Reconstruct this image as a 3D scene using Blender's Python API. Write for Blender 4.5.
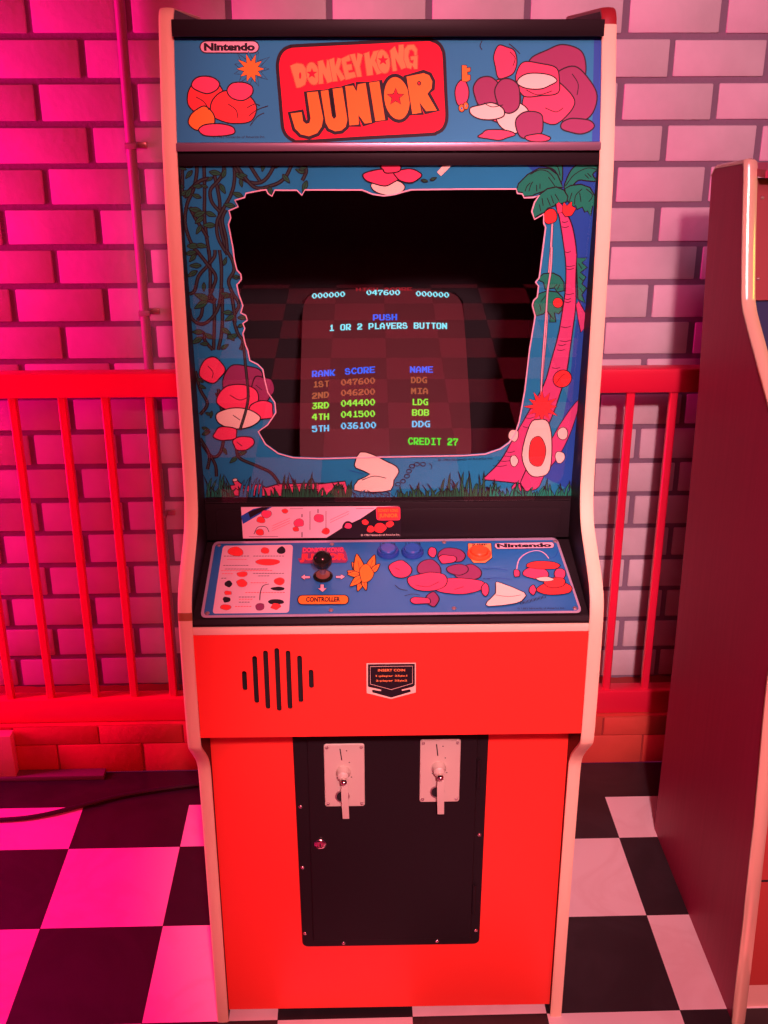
import bpy, bmesh, math, random
from mathutils import Vector, Matrix
from mathutils.geometry import tessellate_polygon
for o in list(bpy.data.objects): bpy.data.objects.remove(o)
SC = bpy.context.scene; COL = SC.collection
R = math.radians
random.seed(7)

# ------------------------------------------------------------ camera
CH = 1.5663; FPX = 1107.8; PITCH = R(21.8045); YAW = R(1.68); ROLL = R(-0.07)
FW = Vector((math.sin(YAW)*math.cos(PITCH), math.cos(YAW)*math.cos(PITCH), -math.sin(PITCH)))
_r = Vector((math.cos(YAW), -math.sin(YAW), 0)); _u = _r.cross(FW)
RT = _r*math.cos(ROLL) + _u*math.sin(ROLL); UP = -_r*math.sin(ROLL) + _u*math.cos(ROLL)
cd = bpy.data.cameras.new('camera'); cam = bpy.data.objects.new('camera', cd); COL.objects.link(cam)
cd.sensor_fit = 'VERTICAL'; cd.sensor_height = 24; cd.lens = FPX/1024*24; cd.clip_start = .02
m = Matrix((RT, UP, -FW)).transposed().to_4x4(); m.translation = (0, 0, CH); cam.matrix_world = m
SC.camera = cam

# ------------------------------------------------------------ world, lights, exposure
w = bpy.data.worlds.new('world'); SC.world = w; w.use_nodes = True
w.node_tree.nodes['Background'].inputs[0].default_value = (1, .06, .34, 1)
w.node_tree.nodes['Background'].inputs[1].default_value = .115
vs = SC.view_settings; vs.view_transform = 'Standard'; vs.look = 'None'; vs.exposure = -0.08; vs.gamma = 1; vs.use_curve_mapping = False

def area(name, loc, aim, size, power, color, sy=None):
    l = bpy.data.lights.new(name, 'AREA'); l.energy = power; l.color = color; l.size = size
    if sy: l.shape = 'RECTANGLE'; l.size_y = sy
    o = bpy.data.objects.new(name, l); COL.objects.link(o); o.location = loc
    o.rotation_euler = (Vector(aim)-Vector(loc)).to_track_quat('-Z', 'Y').to_euler(); return o
def spot(name, loc, aim, power, color, ang, blend, rad):
    l = bpy.data.lights.new(name, 'SPOT'); l.energy = power; l.color = color; l.spot_size = R(ang); l.spot_blend = blend; l.shadow_soft_size = rad
    o = bpy.data.objects.new(name, l); COL.objects.link(o); o.location = loc
    o.rotation_euler = (Vector(aim)-Vector(loc)).to_track_quat('-Z', 'Y').to_euler(); return o
for kz_, ka_, kp_ in ((1.50, 29, 285), (.93, 27, 205), (.32, 25.5, 310)):      # main overhead light split into three added cones, kept on the tall machine
    spot('key_spot', (.22, -.90, 2.45), (.34, 1.55, kz_), kp_, (1, .44, .52), ka_, .5, .08)
spot('wall_spot', (.35, -.1, 2.9), (1.05, 2.43, 1.40), 75, (1, .50, .85), 42, .9, .4)
area('red_light', (.3, -1.5, 2.8), (.1, .0, 0), 1.6, 85, (1, .03, .05))
area('magenta_light', (-2.3, 1.98, 1.10), (0, 2.22, .85), .35, 120, (1, .0, .22), 1.3)
area('green_light', (1.18, 1.70, 1.30), (.66, 1.86, 1.25), .05, .5, (.35, 1, .05), .30)  # added unseen lamp, gives the second machine's edge trim a green streak

# ------------------------------------------------------------ helpers
def mat(name, col, rough=.5, metal=0., emis=None, es=1., spec=.5, bump=0, bscale=60, vary=0., coat=0.):
    m = bpy.data.materials.new(name); m.use_nodes = True; nt = m.node_tree; b = nt.nodes['Principled BSDF']
    b.inputs['Base Color'].default_value = (*col, 1); b.inputs['Roughness'].default_value = rough
    b.inputs['Metallic'].default_value = metal; b.inputs['Specular IOR Level'].default_value = spec
    b.inputs['Coat Weight'].default_value = coat; b.inputs['Coat Roughness'].default_value = .08
    if emis: b.inputs['Emission Color'].default_value = (*emis, 1); b.inputs['Emission Strength'].default_value = es
    if vary or bump:
        tc = nt.nodes.new('ShaderNodeTexCoord')
        n = nt.nodes.new('ShaderNodeTexNoise'); n.inputs['Scale'].default_value = bscale; n.inputs['Detail'].default_value = 5
        nt.links.new(tc.outputs['Object'], n.inputs['Vector'])
        if bump:
            bp_ = nt.nodes.new('ShaderNodeBump'); bp_.inputs['Strength'].default_value = bump; bp_.inputs['Distance'].default_value = .003
            nt.links.new(n.outputs['Fac'], bp_.inputs['Height']); nt.links.new(bp_.outputs[0], b.inputs['Normal'])
        if vary:
            n2 = nt.nodes.new('ShaderNodeTexNoise'); n2.inputs['Scale'].default_value = bscale*.12; n2.inputs['Detail'].default_value = 6
            nt.links.new(tc.outputs['Object'], n2.inputs['Vector'])
            r = nt.nodes.new('ShaderNodeValToRGB'); r.color_ramp.elements[0].position = .3; r.color_ramp.elements[1].position = .7
            r.color_ramp.elements[0].color = (*[c*(1-vary) for c in col], 1); r.color_ramp.elements[1].color = (*[min(1, c*(1+vary)) for c in col], 1)
            nt.links.new(n2.outputs['Fac'], r.inputs[0]); nt.links.new(r.outputs[0], b.inputs['Base Color'])
    return m

class MB:
    def __init__(s): s.v = []; s.f = []; s.mi = []; s.mats = []; s.sm = []
    def m(s, mt):
        if mt not in s.mats: s.mats.append(mt)
        return s.mats.index(mt)
    def add(s, vs_, fs, mt, smooth=False):
        n = len(s.v); s.v += [tuple(v) for v in vs_]; k = s.m(mt)
        for f in fs: s.f.append([n+i for i in f]); s.mi.append(k); s.sm.append(smooth)
    def box(s, x0, x1, y0, y1, z0, z1, mt, bev=0, seg=2):
        if not bev:
            vv = [(x, y, z) for z in (z0, z1) for y in (y0, y1) for x in (x0, x1)]
            s.add(vv, [(0, 2, 3, 1), (4, 5, 7, 6), (0, 1, 5, 4), (2, 6, 7, 3), (0, 4, 6, 2), (1, 3, 7, 5)], mt); return
        b = bmesh.new(); bmesh.ops.create_cube(b, size=1)
        for v in b.verts: v.co = Vector(((x0+x1)/2+v.co.x*(x1-x0), (y0+y1)/2+v.co.y*(y1-y0), (z0+z1)/2+v.co.z*(z1-z0)))
        bmesh.ops.bevel(b, geom=b.edges[:], offset=bev, segments=seg, affect='EDGES', profile=.5)
        s.bm(b, mt, True)
    def bm(s, b, mt, smooth=False, M=None):
        b.verts.ensure_lookup_table(); b.verts.index_update()
        s.add([(M @ v.co if M else v.co) for v in b.verts], [[v.index for v in f.verts] for f in b.faces], mt, smooth); b.free()
    def prism(s, pts, x0, x1, mt):          # outline in (y,z) pushed along x
        n = len(pts); vv = [(x0, y, z) for y, z in pts]+[(x1, y, z) for y, z in pts]
        t = tessellate_polygon([[Vector((y, z, 0)) for y, z in pts]])
        fs = [tuple(q) for q in t]+[tuple(n+i for i in reversed(q)) for q in t]
        fs += [(i, (i+1) % n, n+(i+1) % n, n+i) for i in range(n)]
        s.add(vv, fs, mt)
    def tube(s, pts, r, mt, seg=10, cap=True):
        pts = [Vector(p) for p in pts]; vv = []; n = len(pts); rr = r if isinstance(r, (list, tuple)) else [r]*n
        for i, p in enumerate(pts):
            t = (pts[min(i+1, n-1)]-pts[max(i-1, 0)]).normalized()
            a = t.cross(Vector((0, 0, 1)) if abs(t.z) < .9 else Vector((0, 1, 0))).normalized(); b = t.cross(a)
            vv += [p+(a*math.cos(2*math.pi*k/seg)+b*math.sin(2*math.pi*k/seg))*rr[i] for k in range(seg)]
        fs = [(i*seg+k, i*seg+(k+1) % seg, (i+1)*seg+(k+1) % seg, (i+1)*seg+k) for i in range(n-1) for k in range(seg)]
        if cap: fs += [tuple(range(seg))[::-1], tuple((n-1)*seg+k for k in range(seg))]
        s.add(vv, fs, mt, True)
    def lathe(s, prof, M, mt, seg=24):       # prof: (r, h) along local z, M places it
        vv = []; n = len(prof)
        for r, h in prof: vv += [M @ Vector((r*math.cos(2*math.pi*k/seg), r*math.sin(2*math.pi*k/seg), h)) for k in range(seg)]
        fs = [(i*seg+k, i*seg+(k+1) % seg, (i+1)*seg+(k+1) % seg, (i+1)*seg+k) for i in range(n-1) for k in range(seg)]
        fs += [tuple(range(seg))[::-1], tuple((n-1)*seg+k for k in range(seg))]
        s.add(vv, fs, mt, True)
    def build(s, name, parent=None, auto=True):
        me = bpy.data.meshes.new(name); me.from_pydata(s.v, [], s.f)
        for m_ in s.mats: me.materials.append(m_)
        me.polygons.foreach_set('material_index', s.mi); me.polygons.foreach_set('use_smooth', s.sm); me.update()
        if any(s.sm):
            try: me.set_sharp_from_angle(angle=R(40))
            except Exception: pass
        o = bpy.data.objects.new(name, me); COL.objects.link(o)
        if parent: o.parent = parent
        return o

def tag(o, label=None, cat=None, group=None, kind=None):
    for k, v in (('label', label), ('category', cat), ('group', group), ('kind', kind)):
        if v: o[k] = v
    return o
def empty(name, loc, rz=0):
    o = bpy.data.objects.new(name, None); COL.objects.link(o); o.location = loc; o.rotation_euler = (0, 0, rz); o.empty_display_size = .1; return o

def facing(p, n, up=(0, 0, 1)):              # matrix whose z looks along n at p
    n = Vector(n).normalized(); x = Vector(up).cross(n).normalized(); y = n.cross(x)
    M = Matrix((x, y, n)).transposed().to_4x4(); M.translation = Vector(p); return M

def spline(pts, n=8, closed=False):
    out = []; N = len(pts)
    rng = range(N if closed else N-1)
    for i in rng:
        g = (lambda k: pts[k % N]) if closed else (lambda k: pts[max(0, min(N-1, k))])
        p0, p1, p2, p3 = g(i-1), g(i), g(i+1), g(i+2)
        for j in range(n):
            t = j/n
            out.append(tuple(.5*((2*b)+(c-a)*t+(2*a-5*b+4*c-d)*t*t+(3*b-a-3*c+d)*t**3) for a, b, c, d in zip(p0, p1, p2, p3)))
    if not closed: out.append(tuple(pts[-1]))
    return out

# ------------------------------------------------------------ setting
brick_white = mat('painted_brick', (.56, .56, .56), .75, bump=.25, bscale=70, vary=.10)
mortar = mat('mortar', (.20, .17, .22), .9, bump=.5, bscale=120)
red_paint = mat('red_painted_brick', (.55, .075, .045), .55, bump=.4, bscale=60, vary=.15)
red_joint = mat('red_painted_joint', (.30, .03, .025), .7)
WY = 2.432; PZ, PX = .083, .1996
wall = MB()
wall.box(-3.2, 3.0, WY+.004, WY+.16, 0, 3.1, mortar)
k = -12
def brick(mb, x0, x1, z0, z1, yf, mt, dep=.01):
    j = lambda a: random.uniform(-a, a)
    mb.box(x0+j(.0012), x1+j(.0012), yf+j(.0008), yf+dep, z0+j(.0008), z1+j(.0008), mt, .0028, 2)
for k in range(-19, 13):
    zc0 = 1.627+k*PZ
    if zc0 < .12: continue
    off = -.636 + (.0998 if k % 2 == 1 else 0)      # row above the joint at zc0
    for i in range(-9, 14):
        x0 = off+i*PX
        if x0 < -2.2 or x0 > 2.0: continue
        brick(wall, x0+.0065, x0+PX-.0065, zc0+.006, zc0+PZ-.006, WY, brick_white)
tag(wall.build('wall_back'), 'white painted brick wall with dark recessed mortar', 'wall', kind='structure')

# painted brick plinth that carries the railing
P0Y = 2.255
pl = MB(); LZ = .131
pl.box(-3.2, 3.0, P0Y+.003, WY+.003, 0, LZ-.002, red_joint)
pl.box(-3.2, 3.0, P0Y+.001, WY+.004, LZ-.004, LZ, red_paint)
for row, (z0, z1, o_) in enumerate(((.001, .077, .0), (.079, .129, .1))):
    for i in range(-12, 12):
        x0 = .59+i*.2+o_-.1
        brick(pl, x0+.0015, x0+.1985, z0, z1, P0Y, red_paint, .006)
# uneven mortar fillet where plinth meets wall
fil = []; N = 160
for i in range(N+1):
    x = -2.2+4.2*i/N; hz = .004+.002*math.sin(i*.9)+.002*math.sin(i*2.3)
    fil += [(x, WY-.03-.01*math.sin(i*.7), LZ), (x, WY+.001, LZ+hz)]
pl.add(fil, [(2*i, 2*i+2, 2*i+3, 2*i+1) for i in range(N)], red_joint, True)
tag(pl.build('trim_1'), 'low red painted brick plinth along the foot of the wall', 'plinth', kind='structure')

wf = MB(); wf.box(-3.2, 3.0, -2.5, -2.4, 0, 3.1, mat('dark_wall_paint', (.03, .015, .02), .8)); tag(wf.build('wall_front'), 'dark wall behind the viewer', 'wall', kind='structure')
# checkerboard floor
def tile_mat(name, col, col2, rough):
    m = bpy.data.materials.new(name); m.use_nodes = True; nt = m.node_tree; b = nt.nodes['Principled BSDF']
    tc = nt.nodes.new('ShaderNodeTexCoord'); n = nt.nodes.new('ShaderNodeTexNoise'); n.inputs['Scale'].default_value = 4; n.inputs['Detail'].default_value = 8; n.inputs['Distortion'].default_value = 1.6
    r = nt.nodes.new('ShaderNodeValToRGB'); e = r.color_ramp.elements
    e[0].position = .44; e[0].color = (*col, 1); e[1].position = .60; e[1].color = (*col, 1)
    v = r.color_ramp.elements.new(.52); v.color = (*col2, 1)
    nt.links.new(tc.outputs['Object'], n.inputs['Vector']); nt.links.new(n.outputs['Fac'], r.inputs[0]); nt.links.new(r.outputs[0], b.inputs['Base Color'])
    b.inputs['Roughness'].default_value = rough; return m
t_white = tile_mat('white_vinyl_tile', (.80, .74, .72), (.76, .68, .66), .32)
t_black = tile_mat('black_vinyl_tile', (.020, .018, .020), (.026, .023, .026), .38)
TS = .23975; TX = -.6256; TY = 1.974; TB = 2.121
fl = MB(); g = .0004
fl.box(-3.2, 3.0, -2.4, P0Y, -.02, -.001, t_black)
for i in range(-11, 16):
    for j in range(-1, 19):
        y1 = TY-j*TS; y0 = max(y1-TS, -2.4)
        if j == -1: y0 = TY; y1 = TB
        x0 = TX+i*TS
        mt = t_white if (i+j) % 2 == 0 else t_black
        fl.add([(x0+g, y0+g, 0), (x0+TS-g, y0+g, 0), (x0+TS-g, y1-g, 0), (x0+g, y1-g, 0)], [(0, 1, 2, 3)], mt)
fl.add([(-3.2, TB+g, 0), (3.0, TB+g, 0), (3.0, P0Y, 0), (-3.2, P0Y, 0)], [(0, 1, 2, 3)], t_black)
tag(fl.build('floor'), 'black and white checkerboard vinyl floor', 'floor', kind='structure')

# ------------------------------------------------------------ main cabinet frame of reference
OX, OY, PSI = .053, 1.492, R(-.514)
CAB = empty('arcade_cabinet', (OX, OY, 0), PSI)
tag(CAB, 'tall upright arcade machine with orange-red front, cream edging and glowing high score screen', 'arcade machine')
Minv = Matrix.Translation((OX, OY, 0)) @ Matrix.Rotation(PSI, 4, 'Z'); Minv.invert()
CO = Minv @ Vector((0, 0, CH))
def ray(x, y):
    d = FW*FPX + RT*(x-384) - UP*(y-512)
    return (Minv.to_3x3() @ d).normalized()

class Plane:                                  # a flat printed surface; photo points are carried onto it
    def __init__(s, p, v):                    # p: a point, v: up direction in the plane (y,z)
        s.p = Vector(p); s.U = Vector((1, 0, 0)); s.V = Vector((0, v[0], v[1])).normalized(); s.N = s.U.cross(s.V)
    def uv(s, x, y):
        d = ray(x, y); t = (s.p-CO).dot(s.N)/d.dot(s.N); q = CO+d*t-s.p
        return (q.dot(s.U), q.dot(s.V))
    def at(s, u, v, h=0): return s.p+s.U*u+s.V*v+s.N*h

class Art:
    def __init__(s, plane, step=6e-6, base=0, warp=None): s.pl = plane; s.mb = MB(); s.h = base; s.st = step; s.warp = warp; s.T = (0, 0, 1)
    def P(s, p): x, y = p; ox, oy, k = s.T; return s.pl.uv(ox+x*k, oy+y*k)
    def up(s): s.h += s.st
    def put(s, u, v): return s.pl.at(u, v, s.h+(s.warp(u, v) if s.warp else 0))
    def fill_uv(s, loops, mt):
        s.up(); tri = tessellate_polygon([[Vector((u, v, 0)) for u, v in l] for l in loops]); fl_ = [p for l in loops for p in l]
        fs = []
        for a, b, c in tri:
            A, B, C_ = fl_[a], fl_[b], fl_[c]
            if (B[0]-A[0])*(C_[1]-A[1])-(B[1]-A[1])*(C_[0]-A[0]) < 0: b, c = c, b
            fs.append((a, b, c))
        s.mb.add([s.put(u, v) for u, v in fl_], fs, mt)
    def stroke_uv(s, pts, wd, mt, closed=False, taper=False):
        s.up(); n = len(pts); vv = []
        for i, (x, y) in enumerate(pts):
            a = pts[(i-1) % n] if closed or i > 0 else pts[i]; b = pts[(i+1) % n] if closed or i < n-1 else pts[i]
            dx, dy = b[0]-a[0], b[1]-a[1]; L = math.hypot(dx, dy) or 1; q = wd/2
            if taper: q *= max(.15, 1-i/(n-1))
            vv += [s.put(x-dy/L*q, y+dx/L*q), s.put(x+dy/L*q, y-dx/L*q)]
        fs = [(2*i, 2*i+1, 2*((i+1) % n)+1, 2*((i+1) % n)) for i in range(n if closed else n-1)]
        s.mb.add(vv, fs, mt)
    def fill(s, pts, mt, line=None, lw=.0015, sm=0):
        if sm: pts = spline(pts, sm, True)
        q = [s.P(p) for p in pts]; s.fill_uv([q], mt)
        if line: s.stroke_uv(q, lw, line, True)
    def stroke(s, pts, wd, mt, sm=6, closed=False, taper=False):
        if sm and len(pts) > 2: pts = spline(pts, sm, closed)
        s.stroke_uv([s.P(p) for p in pts], wd, mt, closed, taper)
    def vine(s, pts, w1=.0052, w2=.0022):
        s.stroke(pts, w1, INK); s.stroke(pts, w2, VINE)
    def leaf(s, x, y, ang, L, mt=None, wd=.42, lw=.0011):
        c, n = math.cos(R(ang)), math.sin(R(ang)); pts = []
        for t, q in ((0, 0), (.2, .7), (.45, 1), (.75, .6), (1, 0), (.75, -.6), (.45, -1), (.2, -.7)):
            a, b = t*L, q*L*wd/2; pts.append((x+a*c-b*n, y+a*n+b*c))
        s.fill(spline(pts, 3, True), mt or LEAF, INK, lw)
        s.stroke([(x, y), (x+L*.7*c, y+L*.7*n)], .0007, INK, 0)
    def blob(s, x, y, rx, ry, mt, seed=0, lw=.0018, n=9, rough=.14):
        rd = random.Random(seed); pts = []
        for i in range(n):
            a = 2*math.pi*i/n; k = 1+rd.uniform(-rough, rough); pts.append((x+rx*k*math.cos(a), y+ry*k*math.sin(a)))
        s.fill(pts, mt, INK, lw, 5)
    def rrect(s, pts4, r, mt, line=None, lw=.0015):  # pts4 corners in px; r px
        out = []
        for i in range(4):
            p = Vector(pts4[i]); a = (Vector(pts4[i-1])-p).normalized(); b = (Vector(pts4[(i+1) % 4])-p).normalized()
            p0, p2 = p+a*r, p+b*r
            for t in [j/6 for j in range(7)]: out.append(tuple(p0*(1-t)**2+p*(2*t*(1-t)*.8+0)+p2*t*t+(p0+p2)*.5*(2*t*(1-t)*.2)))
        s.fill(out, mt, line, lw)
    def text(s, txt, a, b, h, mt, bold=0., drop=0):  # baseline from a to b (px), letter height h (px)
        s.up(); vv, fs = glyphs(txt, bold)
        x0 = min(v[0] for v in vv); x1 = max(v[0] for v in vv); y0 = min(v[1] for v in vv); y1 = max(v[1] for v in vv)
        A = Vector(s.P(a)); B = Vector(s.P(b)); H = (Vector(s.P(a))-Vector(s.P((a[0], a[1]-h)))).length
        D = B-A; Up = Vector((-D.y, D.x)).normalized()*H
        o = [];
        for x, y in vv:
            q = A+D*((x-x0)/(x1-x0))+Up*((y-y0)/(y1-y0)); o.append(s.put(q.x, q.y))
        s.mb.add(o, fs, mt)
_gc = {}
def glyphs(txt, bold):
    if (txt, bold) in _gc: return _gc[(txt, bold)]
    c = bpy.data.curves.new('t', 'FONT'); c.body = txt; c.size = 1; c.offset = bold; c.resolution_u = 3; c.fill_mode = 'FRONT'
    o = bpy.data.objects.new('t', c); COL.objects.link(o); bpy.context.view_layer.update()
    me = bpy.data.meshes.new_from_object(o.evaluated_get(bpy.context.evaluated_depsgraph_get()))
    vv = [(v.co.x, v.co.y) for v in me.vertices]; fs = [tuple(p.vertices) for p in me.polygons]
    bpy.data.objects.remove(o); bpy.data.curves.remove(c); bpy.data.meshes.remove(me); _gc[(txt, bold)] = (vv, fs); return vv, fs

# print colours
BLUE = mat('print_blue', (.018, .27, .46), .5, spec=.12); CBLU = mat('print_control_blue', (.010, .155, .43), .45); NAVY = mat('print_royal_blue', (.02, .10, .42), .5, spec=.12)
INK = mat('print_black', (.018, .012, .018), .5, spec=.12); VINE = mat('print_vine_brown', (.05, .07, .06), .5, spec=.12)
LEAF = mat('print_leaf_green', (.025, .15, .07), .5, spec=.12); GREEN = mat('print_palm_green', (.016, .27, .16), .5, spec=.12)
PRED = mat('print_red', (.92, .004, .035), .5, spec=.12); ORNG = mat('print_orange', (.95, .24, .03), .5, spec=.12); ORNL = mat('print_light_orange', (.90, .32, .10), .5, spec=.12)
PINK = mat('print_pink', (.85, .07, .16), .5, spec=.12); DPINK = mat('print_dark_pink', (.28, .045, .13), .5, spec=.12); PALE = mat('print_pale', (.88, .74, .58), .5, spec=.12)
SCAR = mat('print_scarlet', (.95, .05, .05), .5, spec=.12); TRUNK = mat('print_trunk', (.60, .075, .22), .5, spec=.12); BURST = mat('print_orange_red', (.95, .20, .06), .5, spec=.12)
PILL = mat('print_pale_pink', (.80, .48, .55), .5, spec=.12); LOGPK = mat('print_log_pink', (.75, .10, .20), .5, spec=.12); CARD = mat('instruction_card', (.80, .55, .60), .4)

black_p = mat('black_satin_paint', (.014, .010, .012), .45, spec=.12)
black_in = mat('black_interior', (.008, .006, .008), .8)
red_lam = mat('orange_red_laminate', (.95, .045, .028), .40)
cream = mat('cream_t_molding', (.86, .66, .44), .6, spec=.2)
cream_strip = mat('cream_strip', (.86, .66, .48), .4)
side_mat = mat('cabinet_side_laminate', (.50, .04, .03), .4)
metal_d = mat('dark_brushed_metal', (.30, .20, .26), .35, .6)
steel = mat('zinc_plate', (.60, .55, .44), .45, .1); chrome = mat('chrome', (.8, .72, .66), .18, 1.); chrome_d = mat('worn_metal', (.45, .30, .30), .35, .7)

# side panels
HW = .305; TH = .019; IN = HW-TH
front = [(0, 0), (0, .30), (-.002, .50), (-.008, .545), (-.030, .575), (-.066, .612), (-.075, .632), (-.076, .70), (-.074, .80), (-.070, .845), (-.055, .872),
         (-.018, .899), (.022, .925), (.042, .950), (.052, .985), (.056, 1.05), (.058, 1.20), (.064, 1.33), (.070, 1.40), (.079, 1.463), (.100, 1.55), (.117, 1.610), (.126, 1.632), (.137, 1.640)]
fs_ = front[:1]+[p for p in spline(front[1:], 3)]
outline = fs_+[(.40, 1.640), (.66, 1.58), (.66, 0)]
brown_band = mat('brown_joint', (.35, .14, .05), .5); cap_red = mat('dark_red_edge', (.30, .02, .025), .4)
def molding(path, xm, k_, mt, name):
    t = MB(); prof = [(-.0098, .0025), (-.0098, -.0008), (-.0075, -.0022), (0, -.0028), (.0075, -.0022), (.0098, -.0008), (.0098, .0025)]
    vv = []; n = len(path); k = len(prof)
    for i, (y, z) in enumerate(path):
        a = path[max(i-1, 0)]; c = path[min(i+1, n-1)]; dy, dz = c[0]-a[0], c[1]-a[1]; L = math.hypot(dy, dz); ny, nz = dz/L, -dy/L
        for px_, d in prof: d = d*k_ if d < 0 else d; vv.append((xm+px_*(1+(k_-1)*.15), y+ny*d, z+nz*d))
    t.add(vv, [(i*k+j, (i+1)*k+j, (i+1)*k+j+1, i*k+j+1) for i in range(n-1) for j in range(k-1)], mt, True); t.build(name, CAB)
for sgn in (-1, 1):
    b = MB(); x0, x1 = (-HW, -IN) if sgn < 0 else (IN, HW)
    b.prism([(y+.002, z) if (y, z) in fs_ else (y, z) for y, z in outline], x0, x1, side_mat)
    # black inner lining
    lin = [(y+.004, z) for y, z in fs_]+[(.40, 1.636), (.655, 1.576), (.655, 0.0)]
    xi = -IN if sgn < 0 else IN
    b.prism(lin, xi-.0004 if sgn > 0 else xi, xi if sgn > 0 else xi+.0004, black_p)
    b.build('side_panel', CAB)
    # T-molding: a rounded strip following the edge
    path = fs_+[(.20, 1.640), (.30, 1.640), (.40, 1.640)]; xm = (x0+x1)/2
    molding(path, xm, 1, cream, 'edge_molding')
    if sgn < 0: molding([p for p in fs_ if .826 < p[1] < .852], xm, 1.22, brown_band, 'molding_joint')
    else: molding([p for p in path if p[1] > 1.610], xm, 1.15, cap_red, 'molding_end')

# top, back, base
b = MB(); b.box(-IN, IN, .118, .40, 1.606, 1.626, black_p, .002); b.build('top_panel', CAB)
b = MB(); b.prism([(.64, .02), (.652, .02), (.652, 1.57), (.64, 1.57)], -IN, IN, black_in); b.build('back_panel', CAB)
b = MB(); b.box(-IN, IN, .112, .64, 1.44, 1.455, black_in); b.box(-IN, IN, .45, .64, 1.455, 1.60, black_in); b.build('light_shelf', CAB)

# marquee
MQ = Plane((0, .0825, 1.474), (.034, .128))
b = MB()
mq = b; vA, vB = 0, math.hypot(.034, .128)
vv = [MQ.at(x, v, h) for h in (-.006, -.001) for v in (vA, vB) for x in (-IN, IN)]
b.add(vv, [(0, 2, 3, 1), (4, 5, 7, 6), (0, 1, 5, 4), (2, 6, 7, 3), (0, 4, 6, 2), (1, 3, 7, 5)], BLUE); MARQ = b.build('marquee', CAB)
a = Art(MQ)
a.fill([(172, 38), (601, 37.5), (600.5, 142), (176, 142.5)], BLUE)
a.fill([(594, 38), (601, 37.5), (600.5, 142), (592, 142)], NAVY)
# logo field
a.T = (270, 30, .1302)
field = [(58, 300), (60, 245), (76, 190), (110, 148), (155, 128), (215, 121), (700, 97), (1180, 73), (1245, 80), (1295, 104), (1325, 150), (1338, 215), (1348, 450), (1358, 650), (1350, 715), (1325, 762), (1280, 790), (1210, 803), (720, 829), (240, 858), (180, 848), (130, 815), (102, 765), (92, 700), (75, 500)]
field = [(x, y) for x, y in field]
a.fill(field, PRED, INK, .0046, 4)
# DONKEY KONG lettering in separate bent letters
def letter(polys, mt, line, lw, grow=None):
    if grow:
        for p in polys[:1]: a.stroke(p, lw*2, grow, 0, True)
    a.fill_uv([[a.P(q) for q in p] for p in polys], mt)
    if line:
        for p in polys: a.stroke(p, lw, line, 0, True)
def sc(p, ox=0, oy=0): return [(x+ox, y+oy) for x, y in p]
def star(x, y, r, rot=-90, q=.42): return [(x+(r if i % 2 == 0 else r*q)*math.cos(R(rot+36*i)), y+(r if i % 2 == 0 else r*q)*math.sin(R(rot+36*i))) for i in range(10)]
def oval(x, y, rx, ry, n=20, rot=0):
    c, s_ = math.cos(R(rot)), math.sin(R(rot))
    return [(x+rx*math.cos(2*math.pi*i/n)*c-ry*math.sin(2*math.pi*i/n)*s_, y+rx*math.cos(2*math.pi*i/n)*s_+ry*math.sin(2*math.pi*i/n)*c) for i in range(n)]
DK = [[[(155, 275), (205, 255), (250, 262), (280, 300), (285, 360), (270, 420), (235, 440), (205, 445)], oval(231, 350, 9, 26)],
      [oval(328, 335, 50, 88, 24, -10), star(322, 335, 44)],
      [(368, 240), (405, 232), (432, 300), (438, 228), (478, 250), (480, 395), (442, 408), (405, 330), (410, 412), (375, 415)],
      [(452, 228), (492, 215), (500, 280), (520, 215), (552, 222), (530, 300), (580, 372), (545, 392), (508, 330), (520, 392), (482, 398)],
      [(545, 222), (608, 192), (618, 235), (585, 245), (590, 268), (628, 262), (632, 305), (600, 312), (605, 330), (650, 322), (662, 362), (580, 384)],
      [(612, 190), (652, 182), (665, 240), (672, 178), (712, 190), (690, 280), (705, 358), (668, 362), (650, 285)],
      [(722, 182), (762, 168), (768, 225), (795, 165), (838, 155), (808, 235), (862, 330), (822, 342), (785, 270), (792, 345), (745, 352)],
      [oval(870, 243, 50, 92, 24, -10), star(868, 232, 44)],
      [(922, 158), (958, 125), (985, 190), (990, 115), (1025, 112), (1045, 290), (1008, 302), (962, 215), (975, 312), (942, 318)],
      [(1110, 200), (1128, 192), (1130, 150), (1105, 112), (1060, 115), (1030, 150), (1028, 230), (1050, 290), (1085, 300), (1090, 270), (1110, 300), (1132, 300), (1134, 195), (1080, 205), (1082, 232), (1104, 230), (1098, 258), (1075, 250), (1062, 200), (1070, 155), (1090, 150), (1108, 168)]]
for L_ in DK:
    P_ = L_ if isinstance(L_[0], list) else [L_]
    a.stroke(P_[0], .0024, INK, 0, True); a.stroke(P_[0], .0013, ORNL, 0, True)
for L_ in DK:
    P_ = L_ if isinstance(L_[0], list) else [L_]
    a.fill_uv([[a.P(q) for q in p] for p in P_], ORNL)
    a.stroke(P_[0], .0007, SCAR, 0, True)
JR = [[[(280, 480), (370, 470), (412, 680), (400, 745), (365, 795), (300, 820), (235, 805), (190, 760), (155, 640), (245, 628), (258, 700), (278, 718), (300, 712), (308, 680)]],
      [[(386, 470), (450, 458), (478, 660), (492, 682), (506, 665), (478, 452), (558, 440), (598, 690), (585, 745), (550, 775), (500, 782), (450, 760), (425, 715)]],
      [[(575, 432), (640, 424), (664, 470), (672, 416), (738, 405), (785, 712), (725, 722), (680, 655), (685, 728), (608, 735)]],
      [[(758, 405), (842, 392), (888, 692), (806, 702)]],
      [oval(975, 525, 100, 168, 30, -8), star(965, 515, 68)],
      [[(1045, 358), (1180, 328), (1225, 345), (1250, 395), (1245, 450), (1212, 490), (1285, 618), (1198, 628), (1150, 560), (1166, 638), (1090, 648)], oval(1145, 410, 12, 14, 10)]]
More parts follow.
